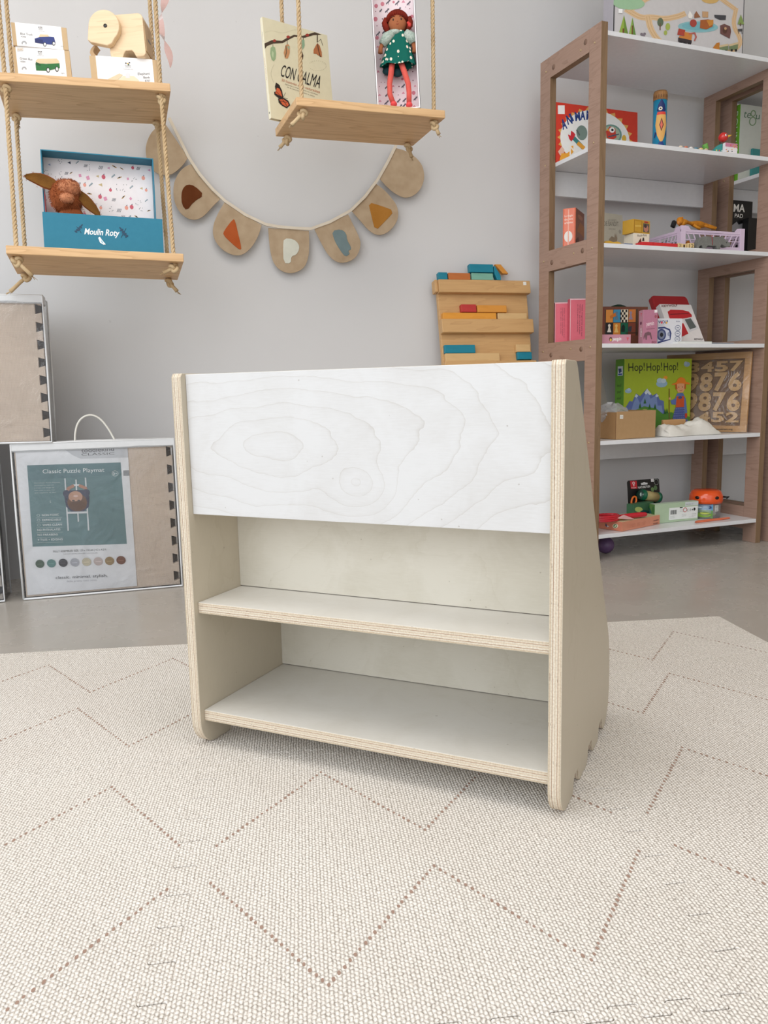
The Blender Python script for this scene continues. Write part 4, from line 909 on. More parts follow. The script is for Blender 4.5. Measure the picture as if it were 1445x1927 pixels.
block('teal slanted block right of the mint green block on the top edge', 929.5, 500, 943, 527, TB, skew=1)
block('amber slanted block at the right end of the top row', 931, 497, 957, 515, OB, dep=.014, c=.003, skew=2)
block('red block on the upper row above the middle ledge', 867.5, 572.5, 897, 587.2, RB, c=-.016, dep=.019)
block('amber block right of the red one', 897.7, 574, 954, 587.8, OB, c=-.016, dep=.019)
block('long yellow block on the middle ledge', 833.5, 588, 934.5, 600.6, YB, c=-.016, dep=.019)
block('natural wood block at the right end of the middle ledge', 936.5, 588.8, 992, 600.6, NB, c=-.016, dep=.019)
block('long teal block stuck to the board below the middle ledge', 836.5, 648.8, 895, 664, TB, c=-.012, dep=.015)
block('long pale wood block beneath the lower teal block', 838, 665, 941, 680.5, NB, c=-.012, dep=.015)
block('pale wood block above the teal block at the board\'s lower right', 971, 648, 998.5, 661.8, NB, c=-.012, dep=.015)
block('short teal block at the board\'s lower right corner', 973.5, 662.5, 1001.5, 676, TB, c=-.012, dep=.015)

# ------------------------------------------------------------------ things on the bookcase
MK = Matrix.Translation(BO) @ Matrix.Rotation(BYAW, 4, 'Z')
def fr(k, xL, xR, yref, vL, vR, ytop=None, lean=0, dz=.0007):
    """frame of an upright rectangle on shelf k between sight columns xL and xR at depths vL, vR; returns frame, width, height"""
    z = ZS[k]+dz
    uL, _ = at_y(MK, xL, yref, vL); uR, _ = at_y(MK, xR, yref, vR); a = Vector((uL, vL)); b_ = Vector((uR, vR)); w = (b_-a).length; yw = math.atan2(vR-vL, uR-uL)
    M = MK @ Matrix.Translation((uL, vL, z)) @ Matrix.Rotation(yw, 4, 'Z') @ Matrix.Rotation(lean, 4, 'X')
    h = at_y(M, xL, ytop, 0)[1] if ytop is not None else None
    return M, w, h
def card(r, w, d, h, m, name='carton', mats=None, bev=.0008, loc=None): return MB().box(0, w, 0, d, 0, h, m, mats).build(name, r, bevel=bev, loc=loc)
def Z7(x, y): return (1005+x*.3045, y*.3045)
def Z8(x, y): return (1005+x*.3045, 350+y*.3045)
def Z9(x, y): return (1085+x*.2491, 640+y*.2491)
def ZA(x, y): return (1085+x*.2491, 840+y*.2491)
# -- train set box on top
M, w, h = fr(0, 1153, 1399, 60, .10, .10, -150)
r = tthing('train_set_box', 'large flat box picturing a wooden train track and forest, standing on top of the bookcase', 'box', M)
GB = flat((196, 194, 198), .4); card(r, w, .052, h, flat((172, 168, 176), .4), 'carton', dict(front=GB))
A = Art(w, h, [(487, 215), (1296, 362), (1306, -470), (487, -560)], y=-.0003)
A.rect(498, -540, 1292, 345, (206, 203, 204)); A.k += 1
A.line([(491, -550), (491, 214)], 6, (60, 60, 62)).line([(1299, -450), (1292, 350)], 5, (90, 90, 92))
TK = (222, 190, 150); TKD = (196, 158, 112)
def track(pts, w_=36):
    A.line(smooth_xy(pts), w_, TK); A.line(smooth_xy(pts), w_*.5, TKD); A.line(smooth_xy(pts), w_*.36, TK)
def smooth_xy(p):
    for _ in range(2):
        o = [p[0]]
        for a, b in zip(p[:-1], p[1:]): o += [(a[0]*.75+b[0]*.25, a[1]*.75+b[1]*.25), (a[0]*.25+b[0]*.75, a[1]*.25+b[1]*.75)]
        p = o+[p[-1]]
    return p
track([(560, -20), (640, 30), (700, 20), (780, 30), (860, 10), (900, -10)]); track([(680, 20), (700, 110), (760, 190), (850, 245), (950, 275)]); track([(950, 275), (1080, 245), (1180, 250), (1270, 215), (1280, 150), (1220, 60), (1240, -60)], 30)
track([(1230, -60), (1080, -160), (880, -180), (700, -120), (580, -20)], 30)
A.oval(990, 75, 130, 38, (140, 190, 196)).oval(990, 72, 105, 28, (120, 180, 190)).oval(570, -60, 90, 40, (160, 196, 160)).oval(1060, -120, 60, 34, (214, 176, 110))
A.poly([(545, 15), (580, 180), (508, 178)], (150, 176, 74)).poly([(545, 15), (580, 180), (548, 180)], (110, 142, 60)).line([(543, 100), (543, 195)], 9, (120, 76, 46))
A.poly([(592, 28), (614, 145), (572, 142)], (150, 180, 90)).poly([(592, 28), (614, 145), (594, 145)], (100, 140, 66)).line([(592, 80), (592, 168)], 7, (120, 76, 46))
A.oval(753, 52, 18, 28, (96, 112, 90)).line([(752, 60), (752, 102)], 6, (110, 80, 60)).oval(798, 80, 14, 24, (168, 182, 90)).oval(785, 120, 10, 16, (168, 182, 90))
A.oval(645, 132, 8, 8, (120, 110, 120)).oval(662, 130, 8, 8, (120, 110, 120)).oval(653, 142, 11, 11, (130, 122, 130)).poly([(645, 152), (663, 152), (666, 182), (642, 182)], (110, 150, 170)).line([(650, 180), (640, 210)], 5, (50, 44, 48)).line([(658, 180), (664, 212)], 5, (50, 44, 48))
A.oval(955, 52, 22, 26, (170, 72, 62)).poly([(1000, 30), (1050, 22), (1085, 30), (1082, 70), (1040, 92), (998, 84)], (170, 96, 50)).poly([(1040, 30), (1085, 24), (1086, 55), (1060, 70)], (206, 140, 60))
A.poly([(920, 0), (930, -30), (950, 0), (945, 22), (925, 20)], (244, 240, 234)).poly([(960, -6), (972, -30), (1000, 10), (960, 18)], (150, 100, 70)).poly([(1010, -30), (1050, -30), (1050, 10), (1012, 10)], (200, 160, 120))
A.poly([(1090, -10), (1170, -10), (1168, 22), (1130, 24), (1094, 8)], (70, 70, 76)).poly([(1132, 62), (1160, 50), (1200, 66), (1208, 100), (1200, 152), (1134, 118)], (112, 76, 72)).oval(1165, 95, 16, 24, (90, 60, 50)).oval(1168, 82, 9, 10, (200, 160, 120))
A.poly([(864, 90), (905, 100), (900, 140), (856, 132)], (176, 70, 58)).poly([(900, 112), (950, 120), (945, 170), (868, 160), (868, 140), (900, 140)], (206, 130, 62)).poly([(862, 150), (948, 168), (946, 190), (862, 178)], (60, 52, 56)).line([(930, 125), (965, 118), (975, 145), (965, 170)], 9, (188, 100, 92))
for x, y in ((880, 182), (905, 188), (932, 190)): A.oval(x, y, 11, 12, (44, 40, 44))
A.poly([(1088, 215), (1110, 185), (1130, 180), (1135, 245), (1095, 250)], (196, 126, 50)).poly([(1130, 210), (1190, 195), (1192, 235), (1132, 245)], (120, 136, 100)).poly([(1196, 200), (1258, 180), (1258, 225), (1198, 236)], (120, 136, 100)).line([(1132, 208), (1188, 196)], 14, (214, 190, 150)).line([(1198, 200), (1258, 184)], 14, (214, 190, 150))
for x in (1105, 1150, 1175, 1215, 1245): A.oval(x, 240 if x < 1200 else 234, 8, 9, (44, 40, 40))
A.poly([(1190, 262), (1250, 268), (1284, 300), (1284, 325), (1230, 318)], (170, 186, 130)).poly([(1094, 262), (1192, 256), (1192, 274), (1096, 282)], TK)
A.poly([(1272, -20), (1298, 50), (1250, 50)], (136, 160, 90)).line([(1272, 40), (1272, 62)], 6, (110, 76, 50)).poly([(1252, 84), (1285, 80), (1286, 98), (1256, 100)], (80, 80, 82)).line([(1260, 98), (1260, 116)], 4, (80, 80, 82)).line([(1282, 98), (1284, 118)], 4, (80, 80, 82))
A.rect(512, -20, 534, 6, (250, 250, 250))
A.build('printed_scene', r)

# -- second shelf: animal maker box
M, w, h = fr(1, *[Z7(140, 0)[0], Z7(645, 0)[0]], 250, .275, .275, 192, lean=-.04)
r = tthing('animal_game_box', 'red box with a toothed white circle and blue arched title, upper left of the bookcase', 'box', M)
RD = flat((214, 62, 44), .4); card(r, w, .045, h, RD)
A = Art(w, h, [(140, 1008), (645, 1000), (645, 690), (140, 630)], y=-.0003)
cx, cy_, R_ = 385, 850, 190
A.poly([(cx+(R_*1.10 if i % 2 else R_*1.25)*math.cos(i*PI/26), cy_+(R_*.88 if i % 2 else R_)*math.sin(i*PI/26)) for i in range(52)], (226, 170, 92)); A.oval(cx, cy_, R_*1.14, R_*.9, (240, 240, 238), 36)
A.rect(154, 652, 202, 706, (246, 244, 242))
BL_ = (34, 62, 130)
for ch, x, y, s, a in (('A', 186, 800, 58, .3), ('N', 222, 768, 52, .25), ('I', 252, 748, 46, .2), ('M', 274, 744, 50, .1), ('A', 306, 736, 50, .0), ('M', 345, 734, 50, -.06), ('B', 390, 736, 50, -.1), ('O', 425, 742, 48, -.15)):
    A.text(ch, (x, y), (x+(34 if ch != 'I' else 12), y+34*a*-1), s, BL_, bold=.04)
A.oval(496, 815, 62, 56, (110, 150, 142), 24).oval(496, 815, 52, 47, (166, 182, 160), 24).poly([(466, 800), (490, 770), (520, 780), (528, 830), (500, 850), (470, 835)], (200, 66, 52)).oval(502, 790, 16, 16, (246, 244, 240)).oval(504, 790, 7, 7, (30, 30, 40)).poly([(468, 790), (480, 782), (484, 800)], (232, 170, 60)).line([(480, 830), (540, 812)], 7, (70, 90, 110))
A.oval(500, 850, 12, 10, (200, 70, 60)).oval(315, 815, 36, 44, (120, 140, 132), 20).line([(282, 800), (300, 830)], 10, (90, 100, 96))
A.line([(262, 850), (318, 900)], 26, (60, 130, 130)).line([(290, 880), (326, 905)], 24, (226, 160, 60)).poly([(222, 830), (240, 836), (244, 806), (262, 816), (272, 828), (262, 850), (244, 872), (230, 856)], (206, 44, 56))
A.poly([(150, 940), (165, 925), (178, 905), (196, 925), (190, 955), (165, 965)], (232, 190, 170)).poly([(160, 990), (175, 950), (215, 945), (235, 930), (240, 900), (262, 895), (262, 930), (230, 965), (200, 980), (165, 1005)], (240, 170, 60)).line([(236, 960), (236, 900), (262, 930), (262, 895)], 9, (246, 240, 230)).oval(570, 835, 12, 20, (222, 180, 70))
A.build('printed_cover', r)
# fish tube
uF, _ = at_y(MK, 1241.5, 220, .13); ztb = at_y(MK, 1241.5, 173, .13)[1]-ZS[1]
M = MK @ Matrix.Translation((uF, .13, ZS[1]+.0007)) @ Matrix.Rotation(-BYAW-.30, 4, 'Z')
r = tthing('fish_tube', 'upright blue tube toy painted with a fish, with a brown rim, on the second shelf', 'toy', M)
rr = .0225; b = MB(); b.lathe([(rr, 0), (rr, ztb*.86)], flat((30, 136, 176), .35), 32); b.build('tube', r)
b = MB(); b.lathe([(rr+.0006, ztb*.86), (rr+.0006, ztb*.97), (rr-.002, ztb), (rr-.004, ztb*.985)], wood('cork_rim', (170, 124, 76), (120, 82, 48), 2, 2, .6), 32); b.build('rim', r)
A = Art(2*rr, ztb, [(733, 895), (822, 895), (822, 568), (733, 568)], y=0, eps=.0002)
A.poly([(783, 612), (800, 640), (806, 668), (783, 690), (762, 668), (768, 640)], (24, 44, 104)).oval(779, 660, 9, 9, (240, 230, 210)).oval(779, 660, 4, 4, (20, 20, 30)).poly([(766, 676), (804, 676), (806, 690), (762, 690)], (222, 70, 56)).poly([(762, 690), (806, 690), (812, 740), (800, 800), (790, 822), (780, 822), (766, 790), (757, 740)], (226, 172, 96)).poly([(785, 705), (795, 740), (785, 772), (775, 740)], (90, 40, 50)).poly([(785, 715), (791, 740), (785, 762), (779, 740)], (226, 110, 90)).poly([(757, 770), (764, 780), (756, 800), (750, 800)], (30, 50, 110)).poly([(812, 765), (806, 785), (814, 806)], (30, 50, 110)).poly([(778, 822), (792, 822), (804, 850), (810, 893), (792, 870), (784, 862), (774, 872), (760, 893), (764, 850)], (28, 60, 130))
for k in range(9): A.line([(741+k*10, 592), (741+k*10, 606)], 2, (90, 56, 34))
A.mb = fine(A.mb, .004)
for i in range(len(A.mb.v)):
    x, y, z = A.mb.v[i]; th2 = (x-rr)/rr; th2 = max(-1, min(1, th2))*1.35; e = -y+.0007; A.mb.v[i] = ((rr+e)*math.sin(th2), -(rr+e)*math.cos(th2), z)
A.build('painted_fish', r)
# bird spinning toy and neighbours
def spot(k, x, y, v): u, z = at_y(MK, x, y, v); return u, z-ZS[k]
u, z = spot(1, *Z7(1168, 850), .03)
r = tthing('wooden_bird_toy', 'round red-headed bird toy with a yellow beak on a teal body, second shelf right', 'toy', MK @ Matrix.Translation((u, .03, ZS[1]+.0007)))
b = MB(); b.ell((0, 0, z), (.0155, .0155, .0155), flat((206, 44, 40), .25, .6), 20, 14); b.build('head', r)
b = MB(); b.tube([(.012, -.004, z+.002), (.030, -.008, z+.008)], [.005, .0006], flat((236, 184, 60), .4), 8); b.build('beak', r)
b = MB(); b.ell((-.002, -.0145, z+.003), (.004, .002, .004), flat((240, 240, 236), .3), 10, 8); b.ell((-.002, -.0162, z+.003), (.002, .001, .002), flat((20, 20, 20), .3), 8, 6); b.build('eye', r)
b = MB(); b.prism([(-.046, 0), (.006, 0), (.010, .012), (.002, .028), (-.010, .034), (-.024, .026), (-.04, .012)], -.006, .010, flat((60, 150, 146), .4), axis='y'); b.build('body', r, bevel=.002)
for k in range(3): MB().box(-.035+k*.012, -.030+k*.012, -.0066, -.0061, .008, .012, flat([(240, 220, 120), (220, 90, 80), (240, 240, 230)][k])).build('painted_mark', r)
u, z = spot(1, *Z7(1065, 890), .025)
b = MB(); b.tube([(u-.000, .025, ZS[1]+.0095), (u-.008, .025, ZS[1]+.026)], [.0085, .0095], flat((110, 170, 80), .35), 14); o = b.build('green_peg', bevel=.0005); o.matrix_world = MK; tag(o, 'small leaning green peg left of the bird toy on the second shelf', 'toy')
b = MB()
for k in range(6): b.ell((u-.12+k*.021, .010, ZS[1]+.0042), (.0075, .005, .0035), flat([(232, 214, 190), (210, 120, 90), (240, 236, 230), (90, 140, 160), (236, 210, 140), (214, 190, 160)][k]), 10, 6)
o = b.build('bead_string'); b2 = MB(); o.matrix_world = MK; tag(o, 'low string of small pale beads lying along the front of the second shelf', 'toy')
M, w, h = fr(1, Z7(1180, 0)[0], Z7(1256, 0)[0], 282, .010, .010, 268)
r = tthing('small_picture_box', 'small white and pink patterned box in front of the bird toy, second shelf right', 'box', M); card(r, w, .012, h, flat((238, 232, 236), .4))
A = Art(w, h, [(0, 0), (1, 0), (1, 1), (0, 1)], y=-.0003); A.rect(0, .62, 1, .98, (206, 130, 160)); rnd = random.Random(2)
for k in range(16): A.oval(rnd.random(), rnd.random()*.9, .05, .06, rnd.choice([(60, 60, 80), (220, 100, 90), (236, 190, 90), (240, 240, 240)]), 8)
A.build('printed_pattern', r)
# -- bookcase 2 contents seen through the side
S2 = BW+2*BT+.035
DZ2 = -.0093
M, w, h = fr(1, Z7(1271, 0)[0], 1475, 240, .245, .245, 195, dz=DZ2)
r = tthing('block_set_box', 'pale box with a green spine in the second bookcase, upper right edge of the photo', 'box', M)
card(r, w, .052, h, flat((200, 204, 196), .4), 'carton', dict(left=flat((108, 172, 52), .4)))
A = Art(w, h, [(1271, 1100), (1560, 1180), (1560, 690), (1271, 640)], y=-.0003)
A.text('te', (1288, 722), (1332, 730), 46, (90, 120, 96)).text('u', (1366, 738), (1390, 740), 42, (90, 120, 96))
for cx, cy_, R_ in ((1349, 702, 14), (1348, 750, 20)): A.line([(cx+R_*math.cos(a), cy_+R_*1.25*math.sin(a)) for a in [k*PI/10 for k in range(21)]], 6, (120, 150, 110))
A.build('printed_cover', r)
A = Art(.052, h, [(0, 0), (1, 0), (1, 1), (0, 1)], y=0, face='left', x0=.052); A.text('BOUNDLESS', (.36, .92), (.36, .12), .42, (226, 240, 214), up=(1, 0)); A.build('spine_lettering', r)
M, w, h = fr(1, 1416, 1432, 285, .235, .235, 279, dz=DZ2); r = tthing('teal_card_box', 'small teal box low in front of the pale green-spined box', 'box', M); card(r, w, .009, h, flat((60, 140, 140), .5))
# -- third shelf
z = ZS[2]
uC, _ = at_y(MK, *Z8(246, 240), .20); P0 = bk(uC+.007, .20, ZS[2]+.0007); M = Matrix.Translation(P0) @ Matrix.Rotation(1.10, 4, 'Z'); w = .125; sw = .044; h = at_y(M, *Z8(246, 122), 0)[1]
r = tthing('orange_spine_book', 'thick orange book with a white tree emblem on its spine, third shelf left', 'book', M)
OR_ = flat((222, 112, 78), .3, .5); b = MB(); b.box(0, w, 0, .003, 0, h, flat((138, 82, 64), .4), dict(left=OR_)); b.box(0, w, sw-.003, sw, 0, h, OR_); b.box(0, .003, .003, sw-.003, 0, h, OR_); b.build('cover', r, bevel=.0012)
MB().box(.0032, w-.004, .0032, sw-.0032, .003, h-.003, flat((236, 228, 210), .8)).build('pages', r)
A = Art(sw, h, [(178, 348), (246, 350), (246, 122), (178, 126)], y=0, face='left', x0=sw)
A.oval(207, 262, 22, 27, (232, 226, 220), 18).rect(203, 260, 211, 300, (232, 226, 220)).line([(208, 262), (208, 300)], 5, (200, 120, 90)).rect(204, 130, 210, 345, (238, 170, 150))
for i in range(3): A.text(['La magia', 'de los', 'arboles'][i], (186, 166+i*17), (230, 164+i*17), 10, (250, 236, 226))
A.build('spine_print', r)
A = Art(w, h, [(0, 0), (1, 0), (1, 1), (0, 1)], y=-.0003); A.poly([(.15, .5), (.5, .75), (1, .7), (1, .45), (.6, .5)], (170, 110, 70)).poly([(0, 0), (1, 0), (1, .35), (.5, .25), (.3, .4), (0, .3)], (92, 52, 44)).oval(.5, .85, .3, .05, (176, 120, 96)); A.build('printed_cover', r)
M, w, h = fr(2, Z8(425, 0)[0], Z8(568, 0)[0], 440, .27, .29, 400, lean=-.12)
r = tthing('pale_story_book', 'pale grey-cream story book with a donkey drawing, leaning at the back of the third shelf', 'book', M)
b = MB(); PC = flat((198, 192, 174), .5); b.box(0, w, 0, .002, 0, h, PC); b.box(0, w, .010, .012, 0, h, PC); b.box(0, .002, .002, .010, 0, h, PC); b.build('cover', r); MB().box(.0022, w-.003, .0022, .0098, .002, h-.002, flat((232, 228, 216), .8)).build('pages', r)
A = Art(w, h, [(425, 365), (566, 368), (568, 165), (425, 155)], y=-.0003)
A.text('UN CUENTO', (476, 194), (528, 194), 9, (150, 144, 130)).text('DE BANDIT', (450, 216), (540, 216), 20, (128, 122, 110)).text('para leer', (478, 232), (520, 232), 7, (150, 144, 130))
A.poly([(474, 276), (492, 262), (508, 268), (514, 246), (520, 266), (524, 246), (526, 272), (520, 290), (508, 296), (504, 330), (496, 330), (494, 306), (484, 306), (482, 332), (474, 330), (470, 296)], (156, 140, 118)).line([(444, 330), (560, 334)], 3, (150, 150, 130)); A.oval(545, 240, 8, 9, (170, 164, 150)).oval(455, 320, 10, 14, (170, 170, 146)).oval(545, 320, 9, 14, (170, 170, 146))
A.build('printed_cover', r)
u, zz = spot(2, *Z8(465, 340), .03)
b = MB(); b.prism([(-.035, 0), (.036, 0), (.033, .008), (.018, .012), (.004, .009), (-.012, .013), (-.03, .011)], -.008, .008, flat((214, 166, 60), .4), axis='y'); o = b.build('yellow_toy_piece', bevel=.002); o.matrix_world = MK @ Matrix.Translation((u+.012, .035, z+.0007)); tag(o, 'low yellow toy piece beside the post at the left end of the third shelf', 'toy')
o = MB().box(-.016, .016, -.005, .005, 0, .007, flat((48, 84, 140), .4)).build('blue_toy_bar', bevel=.0015); u, _ = spot(2, *Z8(580, 350), .03); o.matrix_world = MK @ Matrix.Translation((u, .03, z+.0007)); tag(o, 'tiny dark blue bar on the third shelf between the pale book and the small boxes', 'toy')
# two small boxes
def two_face(label, k, xL, xC, xR, yref, v, ytop, zb, dep, m, name='toy_box', turn=0.45):
    """box turned so that its left side face shows; xL..xC left face, xC..xR front face"""
    uC, _ = at_y(MK, xC, yref, v); P0 = MK @ Vector((uC, v, 0))
    M = Matrix.Translation((P0.x, P0.y, ZS[k]+zb)) @ Matrix.Rotation(BYAW+turn, 4, 'Z')
    w = at_y(M, xR, yref, 0)[0]; I = M.inverted(); o = I @ CAMPOS; d = I.to_3x3() @ ray(xL, yref); t_ = (0-o.x)/d.x; dep_ = (o+d*t_).y
    h = at_y(M, xC, ytop, 0)[1]
    return M, w, dep_, h
CRM = flat((232, 224, 204), .5)
M, w, d, h = two_face('', 2, Z8(630, 0)[0], Z8(712, 0)[0], Z8(745, 0)[0], 445, .055, Z8(0, 288)[1], .0007, 0, None, turn=.75)
M, w, h = fr(2, Z8(614, 0)[0], Z8(712, 0)[0], 445, .06, .06, Z8(0, 290)[1]); d = .05
r = tthing('cream_toy_box', 'small cream box with a red print, under the yellow box on the third shelf', 'box', M); card(r, w, d, h, CRM)
A = Art(w, h, [(614, 358), (712, 364), (714, 292), (614, 285)], y=-.0003); A.text('Moulin Roty', (638, 305), (698, 302), 12, (70, 50, 40)).poly([(640, 335), (660, 310), (664, 330), (700, 335), (690, 345), (655, 345)], (110, 50, 40)).poly([(668, 325), (672, 308), (680, 310), (682, 326)], (60, 50, 50)).line([(650, 340), (660, 358)], 4, (180, 60, 50)).line([(690, 340), (700, 356)], 4, (180, 60, 50)); A.build('printed_front', r)
hc2 = h
M2 = M @ Matrix.Translation((-.003, -.002, h+.0008)) @ Matrix.Rotation(.22, 4, 'Z'); w2 = at_y(M2, Z8(716, 0)[0], 420, 0)[0]; h2 = at_y(M2, Z8(612, 0)[0], Z8(0, 202)[1], 0)[1]
r = tthing('yellow_toy_box', 'small mustard yellow box on top of the cream box on the third shelf', 'box', M2); card(r, w2, .045, h2, flat((206, 160, 54), .4))
A = Art(w2, h2, [(0, 0), (1, 0), (1, 1), (0, 1)], y=-.0003); A.line([(.05, .08), (.5, .08), (.5, .92), (.05, .92), (.05, .08)], .03, (170, 120, 30)); A.line([(.12, .5), (.45, .55)], .12, (226, 190, 90)).rect(.58, .14, .95, .78, (96, 90, 80)).oval(.76, .42, .14, .26, (190, 130, 110)).oval(.72, .6, .09, .14, (70, 60, 60)); A.oval(.76, .88, .14, .06, (180, 60, 50)); A.build('printed_front', r)
# red flat box and number blocks
M, w, h = fr(2, Z8(668, 0)[0], Z8(887, 0)[0], 458, .012, .012, Z8(0, 337)[1])
r = tthing('red_flat_box', 'long flat red box lying at the front edge of the third shelf', 'box', M); card(r, w, .035, h*.78, flat((206, 44, 50), .3)); MB().box(w*.3, w*.305, -.0004, -.0001, 0, h*.76, flat((160, 30, 36))).build('lid_seam', r)
for i, (xa, xb, dg, yt) in enumerate(((890, 912, '3', 345), (914, 940, '1', 350), (952, 990, '12', 343))):
    M, w, h = fr(2, Z8(xa, 0)[0], Z8(xb, 0)[0], 460, .014, .014, Z8(0, yt)[1]); o = MB().box(0, w, 0, .012, 0, h*.8, BLK('plain', (224, 196, 142))).build('block', None, bevel=.0015)
    r = tthing('number_block', ['small pale wooden number block next to the red flat box', 'middle pale wooden number block showing a 1', 'pale wooden number block showing 12, beside the grey rhino'][i], 'block', M, 'wooden number blocks on the third shelf'); o.parent = r
    A = Art(w, h*.8, [(0, 0), (1, 0), (1, 1), (0, 1)], y=-.0003); A.text(dg, (.3 if dg != '12' else .12, .15), (.7 if dg != '12' else .88, .15), .65, (70, 50, 34)); A.build('digit', r)
# crate
M, w, h = fr(2, Z8(905, 0)[0], Z8(1296, 0)[0], 460, .055, .045, Z8(0, 252)[1]); LIL = flat((212, 192, 214), .35, .4)
dC = .235; r = tthing('folding_crate', 'lilac plastic folding crate with slanted slots, holding toy animals on the third shelf', 'crate', M)
def crate_wall(w, h, lowc=True):
    b = MB(); b.box(0, w, 0, .004, 0, h*.16, LIL); b.box(0, w, -.001, .005, h*.80, h*.90, LIL)
    for x0_, x1_ in ((0, w*.07), (w*.93, w)): b.box(x0_, x1_, -.002, .006, 0, h*1.06, LIL)
    b.prism([(w*.07, h*.90), (w*.15, h*.90), (w*.11, h*1.05), (w*.07, h*1.06)], -.001, .005, LIL, axis='y'); b.prism([(w*.85, h*.90), (w*.93, h*.90), (w*.93, h*1.06), (w*.89, h*1.05)], -.001, .005, LIL, axis='y')
    b.box(w*.07, w*.93, .0005, .0035, h*.16, h*.24, LIL); b.box(w*.07, w*.93, .0005, .0035, h*.72, h*.80, LIL); b.box(w*.48, w*.52, .0005, .0035, h*.24, h*.72, LIL)
    n = 9
    for k in range(n):
        s = 1 if k >= n/2 else -1; xc = w*(.10+.80*(k+.5)/n)
        if abs(xc-w/2) < w*.03: continue
        b.prism([(xc-s*.010-.0022, h*.23), (xc-s*.010+.0022, h*.23), (xc+s*.010+.0022, h*.73), (xc+s*.010-.0022, h*.73)], .0005, .0035, LIL, axis='y')
    b.box(w*.07, w*.93, .0005, .0035, h*.46, h*.50, LIL)
    return b
crate_wall(w, h).build('front_wall', r, bevel=.0005); o = crate_wall(w, h).build('back_wall', r); o.location = (0, dC-.008, 0)
o = crate_wall(dC-.02, h).build('side_wall', r); o.location = (.006, dC-.010, 0); o.rotation_euler = (0, 0, -PI/2)
o = crate_wall(dC-.02, h).build('side_wall', r); o.location = (w-.002, dC-.010, 0); o.rotation_euler = (0, 0, -PI/2)
MB().box(.006, w-.006, .006, dC-.01, .0006, .004, LIL).build('base', r)
MC, wC, hC = M, w, h
# giraffe lying on the crate contents
GIR = fabric('giraffe_skin', (222, 150, 50), (170, 100, 30), 60)
b = MB()
def cp(x, y, v=.05): X = at_y(MC, *Z8(x, y), v); return Vector((X[0], v, X[1]))
path = [cp(905, 232, .02), cp(925, 222, .03), cp(960, 228, .05), (cp(990, 236, .06)), cp(1030, 240, .07), cp(1070, 244, .08)]
b.tube(smooth_open(path, 2), [.009+.0035*math.sin(i*.5) for i in range(len(smooth_open(path, 2)))], GIR, 12)
for pts in ([cp(1040, 240, .07), cp(1075, 252, .06), cp(1118, 262, .05)], [cp(1050, 236, .09), cp(1085, 246, .10), cp(1125, 262, .09)], [cp(985, 240, .05), cp(1000, 252, .045), cp(1025, 264, .04)]): b.tube(pts, [.0055, .0045, .0055], GIR, 8)
b.ell(cp(902, 214, .018), (.013, .010, .012), GIR, 14, 10); b.ell(cp(893, 226, .016), (.007, .006, .008), flat((190, 120, 50)), 10, 8); b.ell(cp(915, 200, .02), (.004, .003, .006), GIR, 8, 6)
b.xf(Matrix.Translation((0, 0, 0))); o = b.build('toy_giraffe'); o.matrix_world = MC; tag(o, 'yellow-brown toy giraffe lying across the top of the lilac crate', 'toy animal')
o = MB().box(-.008, .008, -.006, .006, -.012, .012, flat((28, 26, 30), .4)).build('black_toy_block', bevel=.003); p_ = cp(862, 236, .10); o.matrix_world = MC @ Matrix.Translation(p_) @ Matrix.Rotation(.4, 4, 'Y'); tag(o, 'small black toy sticking out of the left end of the lilac crate', 'toy')
rnd = random.Random(9)
for i, (cc, lb) in enumerate((((150, 156, 168), 'grey toy animal inside the lilac crate at its left end'), ((196, 122, 60), 'orange brown toy animal seen through the slots in the middle of the lilac crate'), ((90, 104, 84), 'dark green toy animal inside the lilac crate at its right end'))):
    b = MB(); m_ = fabric('toy_rubber_%d' % i, cc, None, 80, .5); x = wC*(.2+.3*i); b.ell((0, 0, .026), (.032, .018, .016), m_, 16, 10); b.ell((-.034, 0, .036), (.013, .010, .011), m_, 12, 8)
    for dx in (-.018, .018):
        for dy in (-.008, .008): b.tube([(dx, dy, .022), (dx, dy, .0003)], [.006, .005], m_, 8)
    o = b.build('toy_animal'); o.matrix_world = MC @ Matrix.Translation((x, .10, .0045)) @ Matrix.Rotation(.4*i, 4, 'Z'); tag(o, lb, 'toy animal', 'toy animals inside the lilac crate')
# fill under the giraffe
b = MB(); b.ell((0, 0, .030), (.045, .030, .028), fabric('cloth_grey', (120, 110, 120), None, 60, .8), 18, 12); o = b.build('soft_toy'); o.matrix_world = MC @ Matrix.Translation((wC*.30, .175, .0045)); tag(o, 'dusky round soft toy at the back of the lilac crate', 'toy')
# rhino
GRY = fabric('rhino_skin', (128, 128, 124), (104, 104, 100), 260, .6)
M, w, h = fr(2, Z8(995, 0)[0], Z8(1200, 0)[0], 465, .020, .012, Z8(0, 305)[1])
r = tthing('toy_rhino', 'grey toy rhinoceros with a red collar string, in front of the lilac crate', 'toy animal', M)
s = w; b = MB()
side = [(.02, .55), (.06, .80), (.16, .95), (.30, .98), (.45, .94), (.58, .96), (.68, 1.0), (.78, .93), (.84, .78), (.90, .62), (.95, .60), (1.0, .48), (.985, .30), (.93, .22), (.86, .20), (.80, .30), (.73, .40), (.70, .28), (.69, .0), (.60, .0), (.58, .26), (.42, .24), (.30, .26), (.27, .0), (.17, .0), (.15, .26), (.07, .22), (.06, .0), (.0, .0), (.02, .3)]
P2 = [(x*s, zq*h*.95) for x, zq in side]; v3 = smooth_closed([Vector((x, 0, zq)) for x, zq in P2], 1)
b.prism([(p.x, max(0.0003, p.z)) for p in v3], -.011, .011, GRY, axis='y'); b.build('body', r, bevel=.004, seg=3)
b = MB(); b.tube([(.945*s, 0, .56*h), (.955*s, 0, .72*h), (.965*s, 0, .82*h)], [.004, .0025, .0004], GRY, 8); b.build('horn', r)
